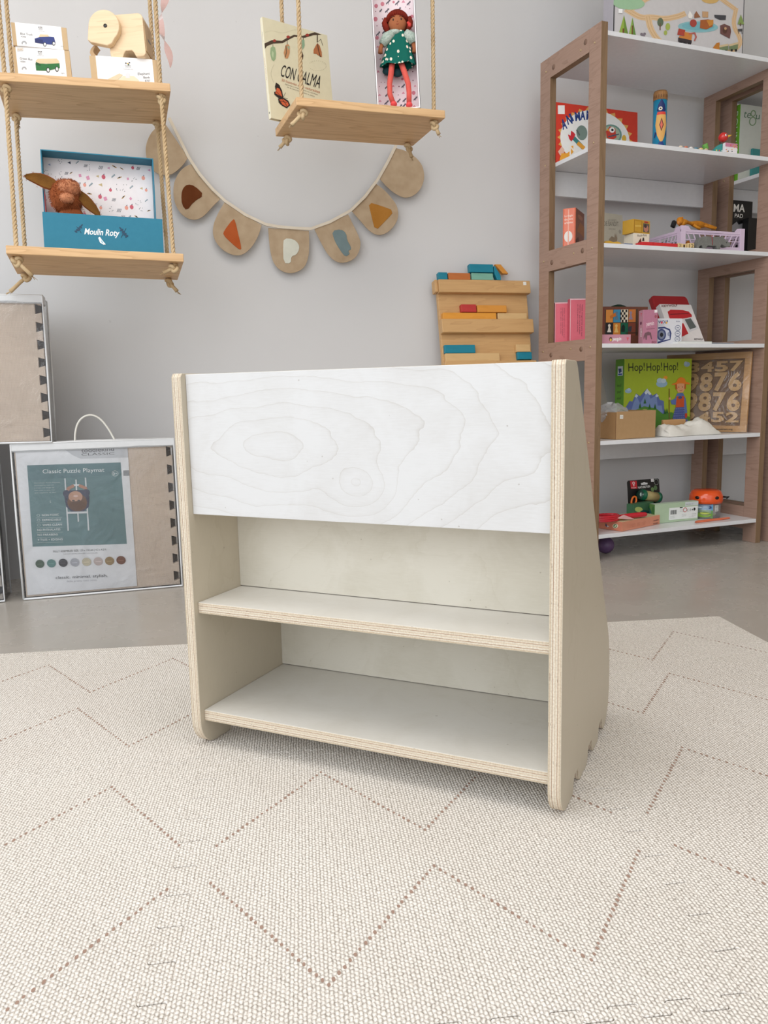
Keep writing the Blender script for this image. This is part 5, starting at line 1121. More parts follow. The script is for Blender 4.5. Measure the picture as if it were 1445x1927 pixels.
b = MB(); b.ell((.76*s, -.008, .86*h), (.004, .003, .007), GRY, 8, 6); b.ell((.76*s, .008, .86*h), (.004, .003, .007), GRY, 8, 6); b.build('ear', r)
b = MB(); b.ell((.87*s, -.0115, .52*h), (.0018, .001, .0018), flat((16, 16, 16), .3), 8, 6); b.build('eye', r)
b = MB(); b.tube([(.44*s, -.0118, .28*h), (.43*s, -.0125, .6*h), (.42*s, -.0115, .92*h), (.42*s, 0, .955*h)], .0009, flat((170, 40, 50)), 5); b.build('red_string', r)
b = MB(); b.tube([(.40*s, -.0115, .95*h), (.42*s, -.013, 1.0*h), (.44*s, -.0115, .95*h)], .0012, flat((180, 110, 70)), 5); b.build('string_bow', r)
# drawing pad in bookcase 2
M, w, h = fr(2, Z8(1203, 0)[0], Z8(1342, 0)[0], 440, .262, .262, Z8(0, 84)[1], dz=DZ2, lean=-.0)
uS = BW+3*BT+.035
r = tthing('magnetic_pad_box', 'black pad box with white lettering in the second bookcase, right of the lilac crate', 'box', M)
BLK_ = flat((20, 20, 22), .35); card(r, w, .010, h, BLK_)
A = Art(w, h, [(1203, 470), (1342, 470), (1342, 92), (1206, 82)], y=-.0003); A.text('IMA', (1216, 148), (1296, 150), 42, (236, 234, 228), bold=.02).text('PAD', (1236, 182), (1286, 184), 22, (236, 234, 228), bold=.01).poly([(1200, 240), (1250, 205), (1262, 222), (1310, 206), (1322, 260), (1200, 262)], (150, 148, 150)); A.build('printed_cover', r)
o = MB().box(0, .062, 0, .02, 0, .088, BLK_).build('black_case', bevel=.001); M, w, h = fr(2, Z8(1322, 0)[0], Z8(1380, 0)[0], 440, .225, .225, Z8(0, 195)[1], dz=DZ2); bpy.data.objects.remove(o)
o = MB().box(0, .09, 0, .03, 0, h, BLK_).build('black_case', bevel=.001); o.matrix_world = M; tag(o, 'plain black case right of the black lettered pad, second bookcase', 'box')
# -- fourth shelf
PK = flat((224, 108, 124), .4); PKL = flat((226, 210, 212), .5)
for i, (xa, xb, yt, v, lb) in enumerate(((127, 213, 720, .285, 'left one of two pink booklets boxes with dark sideways text, fourth shelf left'), (220, 330, 696, .235, 'right one of two pink boxes with dark sideways text, partly behind the walnut post'))):
    M, w, h = fr(3, Z8(xa, 0)[0], Z8(xb, 0)[0], 610, v, v-.02, Z8(0, yt)[1]); r = tthing('pink_box', lb.replace('booklets ', ''), 'box', M, 'pink boxes on the fourth shelf'); card(r, w, .03, h, PK, 'carton', dict(top=PKL, left=flat((206, 90, 108), .4)))
    A = Art(w, h, [(0, 0), (1, 0), (1, 1), (0, 1)], y=-.0003); A.line([(.03, 0), (.03, 1)], .03, (236, 200, 204)).line([(0, .985), (1, .985)], .02, (236, 200, 204))
    for q in range(3): A.text(['Viajes imaginarios para leer', 'historias que nunca acaban', 'un libro para cada noche'][q], (.66-q*.12, .88), (.66-q*.12, .22+.05*q), .06, (96, 44, 56), up=(1, 0))
    A.rect(.12, .05, .38, .13, (190, 160, 170)); A.poly([(.55, .06), (.75, .05), (.8, .12), (.68, .14)], (220, 220, 226)); A.build('printed_text', r)
# chess game box lying on its side
M, w, h = fr(3, Z8(428, 0)[0], Z8(700, 0)[0], 620, .15, .13, Z8(0, 745)[1])
r = tthing('chess_game_box', 'board game box with a grid of coloured squares and chess pieces, fourth shelf left', 'box', M); card(r, w, .045, h, flat((110, 62, 46), .4))
A = Art(w, h, [(428, 970), (700, 970), (702, 752), (428, 745)], y=-.0003)
A.rect(436, 764, 640, 912, (70, 50, 40)); cols = [[(214, 140, 62), (60, 140, 176), (226, 214, 190), (200, 120, 60)], [(28, 26, 28), (206, 130, 50), (20, 96, 70), (130, 66, 48)]]
for j in range(2):
    for i in range(4): A.rect(442+i*47, 764+j*76, 486+i*47, 836+j*76, cols[j][i])
for a in range(4):
    for b__ in range(5):
        if (a+b__) % 2: A.rect(530+a*11, 766+b__*14, 541+a*11, 780+b__*14, (24, 22, 24)); A.k -= 1
A.k += 1
def pawn(x, y, c, s=1): A.oval(x, y-16*s, 8*s, 9*s, c).poly([(x-4*s, y-10*s), (x+4*s, y-10*s), (x+10*s, y+16*s), (x-10*s, y+16*s)], c).rect(x-12*s, y+14*s, x+12*s, y+22*s, c)
pawn(464, 870, (226, 220, 206)); pawn(508, 872, (226, 190, 110)); pawn(596, 800, (150, 130, 150)); pawn(508, 800, (90, 120, 140)); A.poly([(538, 890), (540, 860), (552, 848), (562, 862), (560, 892)], (16, 40, 34)); A.poly([(580, 890), (584, 862), (604, 858), (600, 890)], (60, 60, 70)); A.rect(566, 895, 640, 900, (60, 40, 30)); A.poly([(466, 800), (500, 780), (505, 800), (470, 815)], (196, 110, 40))
A.build('printed_cover', r)
b = MB(); b.lathe([(.0, 0), (.052, 0), (.052, .008), (.045, .012), (0, .013)], flat((22, 60, 44), .4), 30); o = b.build('dark_green_dish'); b3 = MK @ Vector((at_y(MK, *Z8(548, 740), .23)[0], .255, 0)); o.matrix_world = Matrix.Translation((b3.x, b3.y, at_y(MK, *Z8(548, 740), .255)[1]-.045)) @ Matrix.Rotation(BYAW, 4, 'Z') @ Matrix.Rotation(PI/2-.25, 4, 'X'); tag(o, 'dark green round disc showing above the chess game box', 'toy')
o.matrix_world = Matrix.Translation((b3.x, b3.y, ZS[3]+.0535)) @ Matrix.Rotation(BYAW, 4, 'Z') @ Matrix.Rotation(PI/2-.12, 4, 'X')
zt_ = at_y(MK, *Z8(548, 736), .25)[1]-ZS[3]; R_ = zt_/2; o.scale = (R_/.052,)*3; o.matrix_world = Matrix.Translation((b3.x, b3.y, ZS[3]+R_+.0015)) @ Matrix.Rotation(BYAW, 4, 'Z') @ Matrix.Rotation(PI/2-.1, 4, 'X') @ Matrix.Scale(R_/.052, 4)
PUR = flat((198, 140, 156), .4)
M, w, h = fr(3, Z8(420, 0)[0], Z8(668, 0)[0], 640, .020, .075, Z8(0, 905)[1]); M, w, h = fr(3, Z8(420, 0)[0], Z8(596, 0)[0], 640, .020, .012, Z8(0, 918)[1])
r = tthing('low_pink_box', 'low dusty pink tray with white lettering at the front left of the fourth shelf', 'box', M); b = MB(); d = .07
b.box(0, w, 0, .0015, 0, h, PUR); b.box(0, w, d-.0015, d, 0, h, PUR); b.box(0, .0015, .0015, d-.0015, 0, h, PUR); b.box(w-.0015, w, .0015, d-.0015, 0, h, PUR); b.box(0, w, .0015, d-.0015, 0, .0015, PUR); b.build('tray', r)
A = Art(w, h, [(420, 972), (596, 972), (596, 908), (420, 922)], y=-.0003); A.text('penguin', (474, 954), (528, 950), 20, (240, 236, 234), bold=.03).oval(464, 946, 9, 13, (90, 50, 60), 14).oval(464, 950, 5, 8, (236, 200, 90)); A.text('T', (564, 950), (582, 950), 18, (226, 70, 80), bold=.05); A.build('lettering', r)
M, w, h = fr(3, Z8(672, 0)[0], Z8(760, 0)[0], 630, .030, .015, Z8(0, 765)[1])
sw = .040; r = tthing('dusty_pink_box', 'upright dusty pink box left of the camera box on the fourth shelf', 'box', M); card(r, w, sw, h, flat((176, 114, 136), .4), 'carton', dict(left=flat((206, 150, 168), .4)))
A = Art(w, h, [(672, 972), (760, 972), (760, 768), (672, 760)], y=-.0003); A.text('penguin', (694, 862), (740, 858), 26, (226, 200, 206), bold=.02); A.text('cuentos de africa', (694, 884), (744, 882), 7, (90, 50, 66)); A.poly([(676, 930), (684, 905), (705, 897), (722, 905), (730, 945), (724, 945), (716, 920), (700, 920), (696, 948), (690, 948), (686, 925), (678, 946)], (110, 76, 84)).rect(740, 768, 757, 785, (226, 220, 220)).oval(748, 808, 7, 10, (150, 80, 90)).text('80', (728, 970), (752, 970), 14, (120, 60, 70)); A.build('printed_cover', r)
A = Art(sw, h, [(0, 0), (1, 0), (1, 1), (0, 1)], y=0, face='left', x0=sw); A.text('penguin', (.66, .22), (.66, .48), .28, (244, 238, 240), up=(-1, 0), bold=.03).oval(.5, .62, .2, .05, (120, 60, 90)).text('T', (.36, .84), (.68, .84), .07, (220, 70, 90), bold=.06); A.build('spine_print', r)
# red instrument case + white box leaning
def rrect(w, h, rc): return [(w-rc+rc*math.sin(a), rc-rc*math.cos(a)) for a in [PI/2*k/5 for k in range(6)]]+[(w-rc+rc*math.cos(a), h-rc+rc*math.sin(a)) for a in [PI/2*k/5 for k in range(6)]]+[(rc-rc*math.sin(a), h-rc+rc*math.cos(a)) for a in [PI/2*k/5 for k in range(6)]]+[(rc-rc*math.cos(a), rc-rc*math.sin(a)) for a in [PI/2*k/5 for k in range(6)]]
LN = .50; dW = .022; vW = .085
u0, _ = at_y(MK, *Z8(858, 948), vW); u1, _ = at_y(MK, *Z8(1055, 945), vW)
Mt = MK @ Matrix.Translation((u0, vW, ZS[3]+.001+dW*math.sin(LN))) @ Matrix.Rotation(-LN, 4, 'X'); wm = u1-u0; hv2 = at_y(Mt, *Z8(760, 729), 0)[1]/.98
Mr = Mt @ Matrix.Translation((-.016, dW+.0015, .0)); hR = at_y(Mr, *Z8(800, 678), 0)[1]; wR = at_y(Mr, *Z8(944, 690), 0)[0]
xR0 = at_y(Mr, *Z8(726, 690), 0)[0]; Mr = Mr @ Matrix.Translation((xR0, 0, 0)); wR -= xR0
b = MB(); b.prism([(x, q) for x, q in rrect(wR, hR-.012, .014)], 0, .02, flat((166, 40, 44), .35), axis='y'); o = b.build('red_case', bevel=.002); o.matrix_world = Mr @ Matrix.Translation((0, 0, .012)); tag(o, 'rounded red case leaning back behind the white music player box', 'case')
r = tthing('music_player_box', 'white box picturing a red player and a phone, leaning back on the fourth shelf', 'box', Mt)
b = MB(); b.box(0, wm, 0, dW, .0, hv2*.98, flat((224, 218, 216), .35)); b.build('carton', r, bevel=.0008)
A = Art(wm, hv2*.98, [(858, 948), (1055, 945), (958, 728), (758, 730)], y=-.0003)
A.text('KIDYWOLF', (772, 748), (870, 742), 12, (110, 60, 60), bold=.03).poly([(812, 775), (830, 762), (905, 762), (945, 770), (966, 790), (966, 812), (945, 808), (850, 822), (826, 812)], (186, 40, 46)).line([(830, 790), (945, 782)], 5, (120, 30, 36)).poly([(870, 850), (915, 840), (950, 900), (900, 925)], (180, 40, 46)).poly([(912, 815), (965, 802), (1012, 870), (955, 892)], (206, 204, 206)).poly([(922, 818), (960, 810), (998, 862), (958, 876)], (90, 96, 94)).text('KIDYWOLF', (988, 936), (1042, 936), 9, (60, 50, 50), bold=.03)
A.build('printed_cover', r)
M, w, h = fr(3, Z8(762, 0)[0], Z8(912, 0)[0], 635, .050, .042, Z8(0, 818)[1])
r = tthing('camera_toy_box', 'white box with a blue camera picture and three blue icons, front of the fourth shelf', 'box', M); card(r, w, .040, h, flat((222, 222, 228), .35))
A = Art(w, h, [(762, 972), (912, 972), (910, 812), (762, 818)], y=-.0003)
A.text('WOLF', (764, 848), (822, 844), 17, (60, 70, 120), bold=.03).oval(784, 842, 6, 7, (226, 80, 100)).oval(813, 842, 5, 6, (240, 180, 60)).text('camera', (764, 860), (800, 858), 7, (150, 150, 180)).text('kids', (872, 835), (895, 834), 8, (120, 120, 150))
A.poly([(764, 870), (800, 866), (835, 880), (845, 905), (840, 945), (815, 952), (764, 968)], (50, 62, 116)).poly([(764, 880), (800, 876), (830, 888), (836, 940), (764, 956)], (206, 210, 224)).oval(785, 915, 27, 36, (60, 72, 122), 22).oval(785, 915, 19, 26, (120, 128, 150), 20).oval(785, 915, 10, 13, (30, 30, 40), 16).oval(828, 910, 8, 12, (150, 156, 180))
for y in (870, 906, 940):
    A.line([(883+16*math.cos(a), y+15*math.sin(a)) for a in [k*PI/8 for k in range(17)]], 2.4, (80, 92, 130)); A.line([(876, y), (890, y)], 3, (80, 92, 130)); A.text('zoom', (872, y+20), (896, y+20), 4, (120, 124, 150))
A.build('printed_cover', r)
for i, (xa, xb, v, th2, lb, cc) in enumerate(((890, 1100, .02, .0075, 'pale green-white booklet lying flat at the shelf edge, right of the camera box', (214, 222, 216)), (1010, 1236, .06, .006, 'thin white booklet with a dark edge lying flat at the right of the fourth shelf', (220, 222, 224)))):
    M, w, h = fr(3, Z8(xa, 0)[0], Z8(xb, 0)[0], 645, v, v+.01); r = tthing('booklet', lb, 'booklet', M, 'flat booklets on the fourth shelf'); b = MB(); b.box(0, w, 0, .045 if i == 0 else .07, 0, .0008, flat(cc)); b.box(0, w, 0, .045 if i == 0 else .07, th2, th2+.0008, flat(cc)); b.build('cover', r); MB().box(.001, w-.001, .0008, .044 if i == 0 else .069, .0009, th2-.0001, flat((236, 236, 232) if i == 0 else (64, 74, 92))).build('pages', r)
# -- fifth shelf
M, w, h = fr(4, Z9(353, 0)[0], Z9(858, 0)[0], 770, .205, .205, Z9(0, 143)[1])
sw = .050; LIME = flat((164, 184, 44), .35)
r = tthing('hop_game_box', 'lime green game box picturing mountains and a farmer in a straw hat, fifth shelf', 'box', M); card(r, w, sw, h, LIME, 'carton', dict(left=flat((96, 148, 50), .35)))
Q = [(353, 600), (845, 612), (858, 143), (353, 143)]
Q = [(353, 660), (848, 668), (858, 143), (353, 143)]
A = Art(w, h, Q, y=-.0003)
BLKC = (26, 34, 26)
A.rect(353, 143, 353.5, 144, (164, 184, 44))
for s, x0_, x1_ in (('Hop!', 382, 500), ('Hop!', 514, 628), ('Hop!', 642, 750)): A.text(s, (x0_, 228), (x1_, 224), 56, BLKC)
A.oval(818, 184, 24, 18, (150, 176, 196)).oval(808, 176, 12, 12, (170, 192, 206)).oval(655, 276, 16, 12, (236, 160, 50)).oval(628, 318, 42, 26, (150, 182, 206)).oval(612, 296, 22, 18, (176, 200, 216)).oval(640, 298, 20, 16, (190, 208, 222)).oval(384, 362, 24, 15, (150, 180, 200)).oval(388, 352, 12, 10, (176, 198, 214))
MT1, MT2 = (92, 110, 168), (120, 142, 190)
A.poly([(366, 530), (370, 470), (395, 430), (415, 435), (440, 380), (470, 400), (520, 348), (560, 400), (592, 384), (615, 430), (645, 440), (652, 530)], MT1); A.poly([(400, 520), (425, 440), (445, 400), (470, 450), (500, 400), (522, 360), (545, 420), (590, 400), (600, 470), (630, 470), (640, 520)], MT2); A.poly([(520, 350), (500, 378), (512, 390), (524, 380), (540, 396), (552, 388)], (206, 216, 226)).poly([(440, 384), (430, 402), (442, 410), (456, 398)], (196, 208, 222)).poly([(590, 388), (580, 404), (594, 412), (606, 402)], (196, 208, 222))
A.poly([(353, 560), (420, 500), (500, 470), (590, 490), (640, 530), (700, 520), (848, 560), (848, 668), (353, 668)], (78, 132, 48)).poly([(430, 530), (500, 500), (560, 520), (560, 560), (430, 560)], (110, 150, 60)).oval(560, 514, 16, 10, (196, 110, 50)).oval(390, 508, 18, 12, (190, 160, 120)).oval(505, 498, 18, 9, (160, 160, 90))
for x, y in ((470, 470), (505, 440), (540, 478), (580, 480), (400, 512), (655, 520), (670, 516)): A.poly([(x, y-26), (x+10, y+12), (x-10, y+12)], (40, 96, 44))
A.line([(684, 355), (688, 600)], 6, (120, 76, 40)).oval(690, 424, 9, 9, (220, 160, 120))
A.poly([(745, 390), (790, 388), (812, 430), (826, 530), (808, 534), (796, 470), (742, 470), (705, 466), (694, 440), (730, 425)], (92, 116, 176)).poly([(742, 410), (800, 410), (800, 488), (735, 488)], (206, 84, 40)).poly([(735, 488), (800, 488), (812, 570), (800, 600), (726, 600), (714, 560)], (76, 88, 150))
for i in range(6):
    for j in range(6): A.oval(724+i*15, 498+j*17, 2.6, 2.6, (150, 166, 206), 6); A.k -= 1
A.k += 1; A.oval(768, 420, 16, 10, (60, 76, 130)).poly([(738, 320), (802, 320), (806, 355), (790, 385), (752, 385), (736, 355)], (226, 164, 120)).poly([(728, 322), (740, 322), (746, 360), (732, 362)], (190, 90, 36)).poly([(800, 322), (812, 322), (810, 362), (798, 358)], (190, 90, 36)).poly([(700, 324), (735, 312), (748, 286), (772, 274), (800, 286), (812, 310), (842, 318), (838, 330), (770, 318), (706, 330)], (232, 130, 40)).oval(757, 346, 3, 4, (50, 40, 40)).oval(784, 346, 3, 4, (50, 40, 40)).line([(762, 368), (772, 372), (782, 367)], 3, (170, 60, 50)).oval(816, 550, 10, 18, (190, 60, 50)).oval(820, 590, 12, 16, (90, 100, 150)).poly([(695, 600), (706, 560), (722, 600)], (196, 70, 40))
A.build('printed_cover', r)
A = Art(sw, h, [(283, 640), (353, 660), (353, 143), (288, 143)], y=0, face='left', x0=sw); A.rect(304, 186, 342, 246, (214, 222, 232)).poly([(308, 200), (330, 200), (334, 222), (314, 230)], (60, 80, 120)).rect(308, 232, 338, 242, (60, 90, 160))
for i in range(3): A.text('Hop!', (304, 318+i*42), (334, 314+i*42), 17, BLKC)
A.oval(316, 474, 12, 5, (226, 120, 40)).oval(316, 486, 8, 9, (220, 150, 110)).poly([(306, 496), (326, 496), (328, 525), (304, 525)], (90, 110, 170)); A.build('spine_print', r)
# number puzzle in frame, leaning
NW = wood('laser_cut_birch', (206, 170, 122), (180, 142, 96), 0, 2, .5, 5, .3, .5); NDK = flat((128, 100, 76), .7); NF = wood('puzzle_frame', (200, 158, 110), (168, 126, 82), 0, 1.5, .5, 6, .3, .7)
vR = .030; uR, _ = at_y(MK, *Z9(1290, 702), vR); PR = bk(uR-.008, vR, ZS[4]+.0022); NY = -.74; w = .315
Mn = Matrix.Translation(PR) @ Matrix.Rotation(NY, 4, 'Z') @ Matrix.Rotation(-.10, 4, 'X') @ Matrix.Translation((-w, 0, 0)); M = Mn; h = min(at_y(M, *Z9(1338, 84), 0)[1], .297)
r = tthing('number_puzzle_frame', 'shrink-wrapped wooden tray of cut-out numbers leaning at the right of the fifth shelf', 'puzzle', M)
b = MB(); fw_ = w*.075
b.box(0, w, 0, .012, 0, fw_, NF); b.box(0, w, 0, .012, h-fw_, h, NF); b.box(0, fw_, 0, .012, fw_, h-fw_, NF); b.box(w-fw_, w, 0, .012, fw_, h-fw_, NF); b.build('frame', r, bevel=.001)
MB().box(fw_, w-fw_, .008, .012, fw_, h-fw_, NDK).build('tray_back', r)
rows = [('34517', .90), ('98762', .70), ('98763', .42), ('245 1', .14)]
cell = (w-2*fw_-.006)/5; HG = (h-2*fw_)/4.6
yy = h-fw_-.004
for ri, (row, _) in enumerate([('13457', 0), ('09876', 0), ('09876', 0), ('12452', 0)]):
    hh_ = HG*(.72 if ri in (0, 3) else 1.32); yy -= hh_+.003
    for ci, ch in enumerate(row):
        vs, fs = text_mesh(ch, 0, .035); x0_ = min(v[0] for v in vs); x1_ = max(v[0] for v in vs); y1_ = max(v[1] for v in vs); y0_ = min(v[1] for v in vs)
        cw = cell*.90 if ch != '1' else cell*.55; X0 = fw_+.003+ci*cell+(cell-cw)/2; n = len(vs); mb = MB()
        P_ = [(X0+(v[0]-x0_)/(x1_-x0_)*cw, (v[1]-y0_)/(y1_-y0_)*hh_+yy) for v in vs]
        mb.add([(p[0], .0025, p[1]) for p in P_]+[(p[0], .0078, p[1]) for p in P_], fs, NW)
        from collections import Counter
        ed = Counter()
        for f in fs:
            for a_, b__ in zip(f, f[1:]+f[:1]): ed[(a_, b__)] += 1
        mb.add([(p[0], .0025, p[1]) for p in P_]+[(p[0], .0078, p[1]) for p in P_], [[b__, a_, a_+n, b__+n] for (a_, b__) in ed if (b__, a_) not in ed], NW)
        for q in range(5 if hh_ > HG else 3): 
            zq = yy+hh_*(.2+.6*q/(4 if hh_ > HG else 2)); mb.add([(X0+cw*.86+.0016*math.cos(a*PI/3), .0023, zq+.0016*math.sin(a*PI/3)) for a in range(6)], [list(range(6))], NDK)
        mb.build('number_piece', r)
A = Art(w, h, [(0, 0), (1, 0), (1, 1), (0, 1)], y=-.0003); A.text('grimmskram.org', (.62, .025), (.85, .025), .018, (60, 46, 34), bold=.03); A.build('printed_text', r)
b = MB(); nx = 14; vs = [((i/nx)*w*1.004, -.002-.0012*math.sin(i*2.1+j*.9)-.0016*abs(math.sin(i*1.3)), (j/14)*h*1.004) for j in range(15) for i in range(nx+1)]
b.add(vs, [[j*(nx+1)+i, j*(nx+1)+i+1, (j+1)*(nx+1)+i+1, (j+1)*(nx+1)+i] for j in range(14) for i in range(nx)], clear_plastic('shrink_wrap', .35, .015, rough=.12), True); b.build('shrink_wrap', r)
# cardboard box
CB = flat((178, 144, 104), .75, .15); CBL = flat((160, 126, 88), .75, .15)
M, w, h = fr(4, Z9(302, 0)[0], Z9(629, 0)[0], 815, .022, .022, Z9(0, 542)[1]); d = .135
r = tthing('cardboard_box', 'open brown cardboard box with a small white sticker, front left of the fifth shelf', 'box', M @ Matrix.Rotation(.12, 4, 'Z') @ Matrix.Translation((0, 0, 0))); b = MB(); q = .003
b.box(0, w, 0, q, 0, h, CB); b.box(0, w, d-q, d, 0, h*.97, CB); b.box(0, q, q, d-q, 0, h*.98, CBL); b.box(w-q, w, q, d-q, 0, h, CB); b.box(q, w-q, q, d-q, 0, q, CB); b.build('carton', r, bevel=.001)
A = Art(w, h, [(302, 745), (629, 728), (630, 534), (302, 548)], y=-.0003); A.rect(325, 570, 353, 597, (232, 230, 224)).text('4,50', (328, 588), (350, 588), 8, (90, 90, 90)); A.build('price_sticker', r)
MB().box(-.0004, -.0001, .004, .005, .002, h-.004, flat((110, 80, 54))).build('corner_fold', r)
MP = clear_plastic('plastic_film', .8, .30, rough=.15); b = MB(); rnd = random.Random(4)
b.ell((0, 0, 0), (.062, .040, .034), MP, 18, 12); b.v = [(v[0]+rnd.uniform(-.006, .006), v[1]+rnd.uniform(-.006, .006), v[2]+rnd.uniform(-.007, .007)) for v in b.v]; b.sm = [False]*len(b.f)
o = b.build('plastic_bag'); p_ = M @ Vector((.035, .075, h-.008)); o.matrix_world = Matrix.Translation(p_) @ Matrix.Rotation(BYAW, 4, 'Z'); tag(o, 'crumpled clear plastic bag poking out of the cardboard box', 'bag')
M, w, h = fr(4, Z9(150, 0)[0], Z9(262, 0)[0], 760, .30, .30, Z9(0, 195)[1]); b = MB(); b.prism([(0, 0), (w, 0), (w*.95, h*.22), (w*.22, h), (0, h)], 0, .003, flat((166, 158, 150), .7), axis='y'); o = b.build('grey_card_sheet'); o.matrix_world = M; tag(o, 'grey slanted card sheet standing behind the cardboard box', 'card')
# cloth bag
CL = fabric('white_cotton', (228, 224, 216), (212, 208, 198), 1200)
uL, _ = at_y(MK, *Z9(632, 700), .06); uR, _ = at_y(MK, *Z9(1045, 700), .06); zt_ = at_y(MK, *Z9(905, 590), .08)[1]-ZS[4]
b = MB(); nx, ny = 44, 16; L_ = uR-uL; dd_ = .085; vs = []
def hprof(q): 
    P_ = [(0, .55), (.08, .70), (.25, .60), (.42, .66), (.55, .80), (.66, 1.0), (.74, .92), (.84, .66), (.93, .30), (1, .04)]
    for (a, c_), (b__, e_) in zip(P_[:-1], P_[1:]):
        if q <= b__: t_ = (q-a)/(b__-a); t_ = t_*t_*(3-2*t_); return c_+(e_-c_)*t_
    return 0
for j in range(ny+1):
    a = PI*j/ny
    for i in range(nx+1):
        q = i/nx; H_ = hprof(q)*zt_; cr = .0035*math.sin(q*26+j*.9)+.003*math.sin(q*11-j*1.3)+.002*math.sin(q*47+j*2.2); yw_ = dd_*(.5+.1*math.sin(q*9))*(1-.35*q)
        vs.append((q*L_+.004*math.sin(j*1.1+q*6), dd_*.5-math.cos(a)*yw_, max(.0006, (math.sin(a)**.62)*H_+cr*math.sin(a))))
b.add(vs, [[j*(nx+1)+i, j*(nx+1)+i+1, (j+1)*(nx+1)+i+1, (j+1)*(nx+1)+i] for j in range(ny) for i in range(nx)]+[[j*(nx+1)+0 for j in range(ny+1)], [j*(nx+1)+nx for j in range(ny+1)][::-1]], CL, True)
o = b.build('cloth_bag'); o.matrix_world = MK @ Matrix.Translation((uL, .018, ZS[4]+.0004)); tag(o, 'crumpled white cloth bag lying beside the cardboard box on the fifth shelf', 'bag')
for i, (ya, yb_, xa, xb, lb) in enumerate(((606, 600, 642, 810, 'longer thin wooden board on edge, just behind the white cloth bag'), (618, 612, 650, 800, 'shorter thin wooden board on edge, second behind the white cloth bag'))):
    u0, z0 = at_y(MK, *Z9(xa, ya), .125+.02*i); u1, _ = at_y(MK, *Z9(xb, yb_), .125+.02*i); o = MB().box(0, u1-u0, 0, .012, 0, z0-ZS[4]+.001, BLK('rod', (206, 160, 112))).build('wooden_board', bevel=.002); o.matrix_world = MK @ Matrix.Translation((u0, .115+.022*i, ZS[4]+.0006)); tag(o, lb, 'board')
# -- bottom shelf
SAL = flat((214, 142, 114), .5); SALD = flat((204, 130, 104), .5)
M, w, h = fr(5, ZA(343, 0)[0], ZA(626, 0)[0], 990, .012, .075, ZA(0, 575)[1]); h = at_y(M, *ZA(343, 572), 0)[1]
d = .105; r = tthing('salmon_game_box', 'flat salmon-coloured box at the front left of the bottom shelf, under the red toy tool', 'box', M); card(r, w, d, h, SAL, 'carton', dict(left=SALD, top=flat((206, 190, 150), .5)))
A = Art(w, h, [(343, 658), (626, 600), (622, 515), (340, 572)], y=-.0003)
for k in range(4): A.text('juego de cartas'[0:12], (380, 600+k*9), (520, 574+k*9), 4, (176, 96, 74)); 
for k in range(8): A.rect(576+(k % 4)*10, (562 if k < 4 else 590)-(k % 4)*2, 582+(k % 4)*10, (574 if k < 4 else 602)-(k % 4)*2, (110, 70, 60))
A.build('printed_front', r)
A = Art(d, h, [(160, 628), (343, 658), (340, 572), (160, 535)], y=0, face='left', x0=d); A.oval(297, 607, 18, 21, (226, 222, 200), 20).oval(297, 607, 13, 16, (90, 130, 70), 20).poly([(288, 615), (296, 600), (308, 602), (300, 614)], (230, 230, 210)).poly([(228, 582), (238, 590), (234, 598), (246, 606), (240, 616), (226, 606)], (70, 76, 110)).poly([(240, 600), (256, 612), (240, 620)], (220, 220, 224)); A.build('printed_side', r)
A = Art(w, d, y=h, face='top'); A.oval(.25, .4, .18, .12, (226, 196, 80)).poly([(.5, .2), (.95, .5), (.8, .9), (.4, .7)], (150, 160, 110)).oval(.6, .6, .1, .15, (190, 120, 100)); A.build('printed_top', r)
MSB, hSB = M, h
REDP = flat((196, 24, 44), .18, .6)
def sp5(x, y, v=.05): X = at_y(MK, *ZA(x, y), v); return Vector((X[0], v, X[1]))
r = tthing('red_tweezers_tool', 'shiny red plastic hand lens tool with a transparent tip, lying on the salmon box', 'toy', MK @ Matrix.Translation((sp5(340, 520).x, .055, ZS[5]+hSB+.001)))
o0_ = sp5(340, 520); zb_ = ZS[5]+hSB+.001
def s6(x, y, v=.05): p = sp5(x, y, v); return Vector((p.x-o0_.x, v-.055, max(p.z-zb_, .004)))
hz6 = .0115
def s7(x, y): p = s6(x, y); p.z = hz6; return p
hp6 = smooth_open([s7(330, 478), s7(400, 482), s7(450, 488), s7(500, 493), s7(524, 496)], 2)
b = MB(); b.tube(hp6, [.0065+.003*math.sin(PI*k/(len(hp6)-1)) for k in range(len(hp6))], REDP, 12); b.ell(s7(480, 494), (.017, .009, .0095), REDP, 16, 10); b.build('handle', r)
b = MB(); c_ = s6(225, 488); Rr = (s6(320, 488)-s6(140, 488)).x/2; pts = [Vector((c_.x+Rr*math.cos(a), Rr*.55*math.sin(a), .0115)) for a in [2*PI*k/32 for k in range(33)]]
for zz in (.005, .0115, .018): b.tube([Vector((p.x, p.y, zz)) for p in pts], .0048, REDP, 8, cap=False)
b.build('lens_ring', r)
b = MB(); b.prism([(c_.x+Rr*.55, .010), (c_.x+Rr*1.2, .020), (c_.x+Rr*2.05, .0035), (c_.x+Rr*1.95, .0015), (c_.x+Rr*1.4, .004)], -.026, -.020, flat((216, 170, 170), .2, .6), axis='y'); b.build('tip', r, bevel=.001)
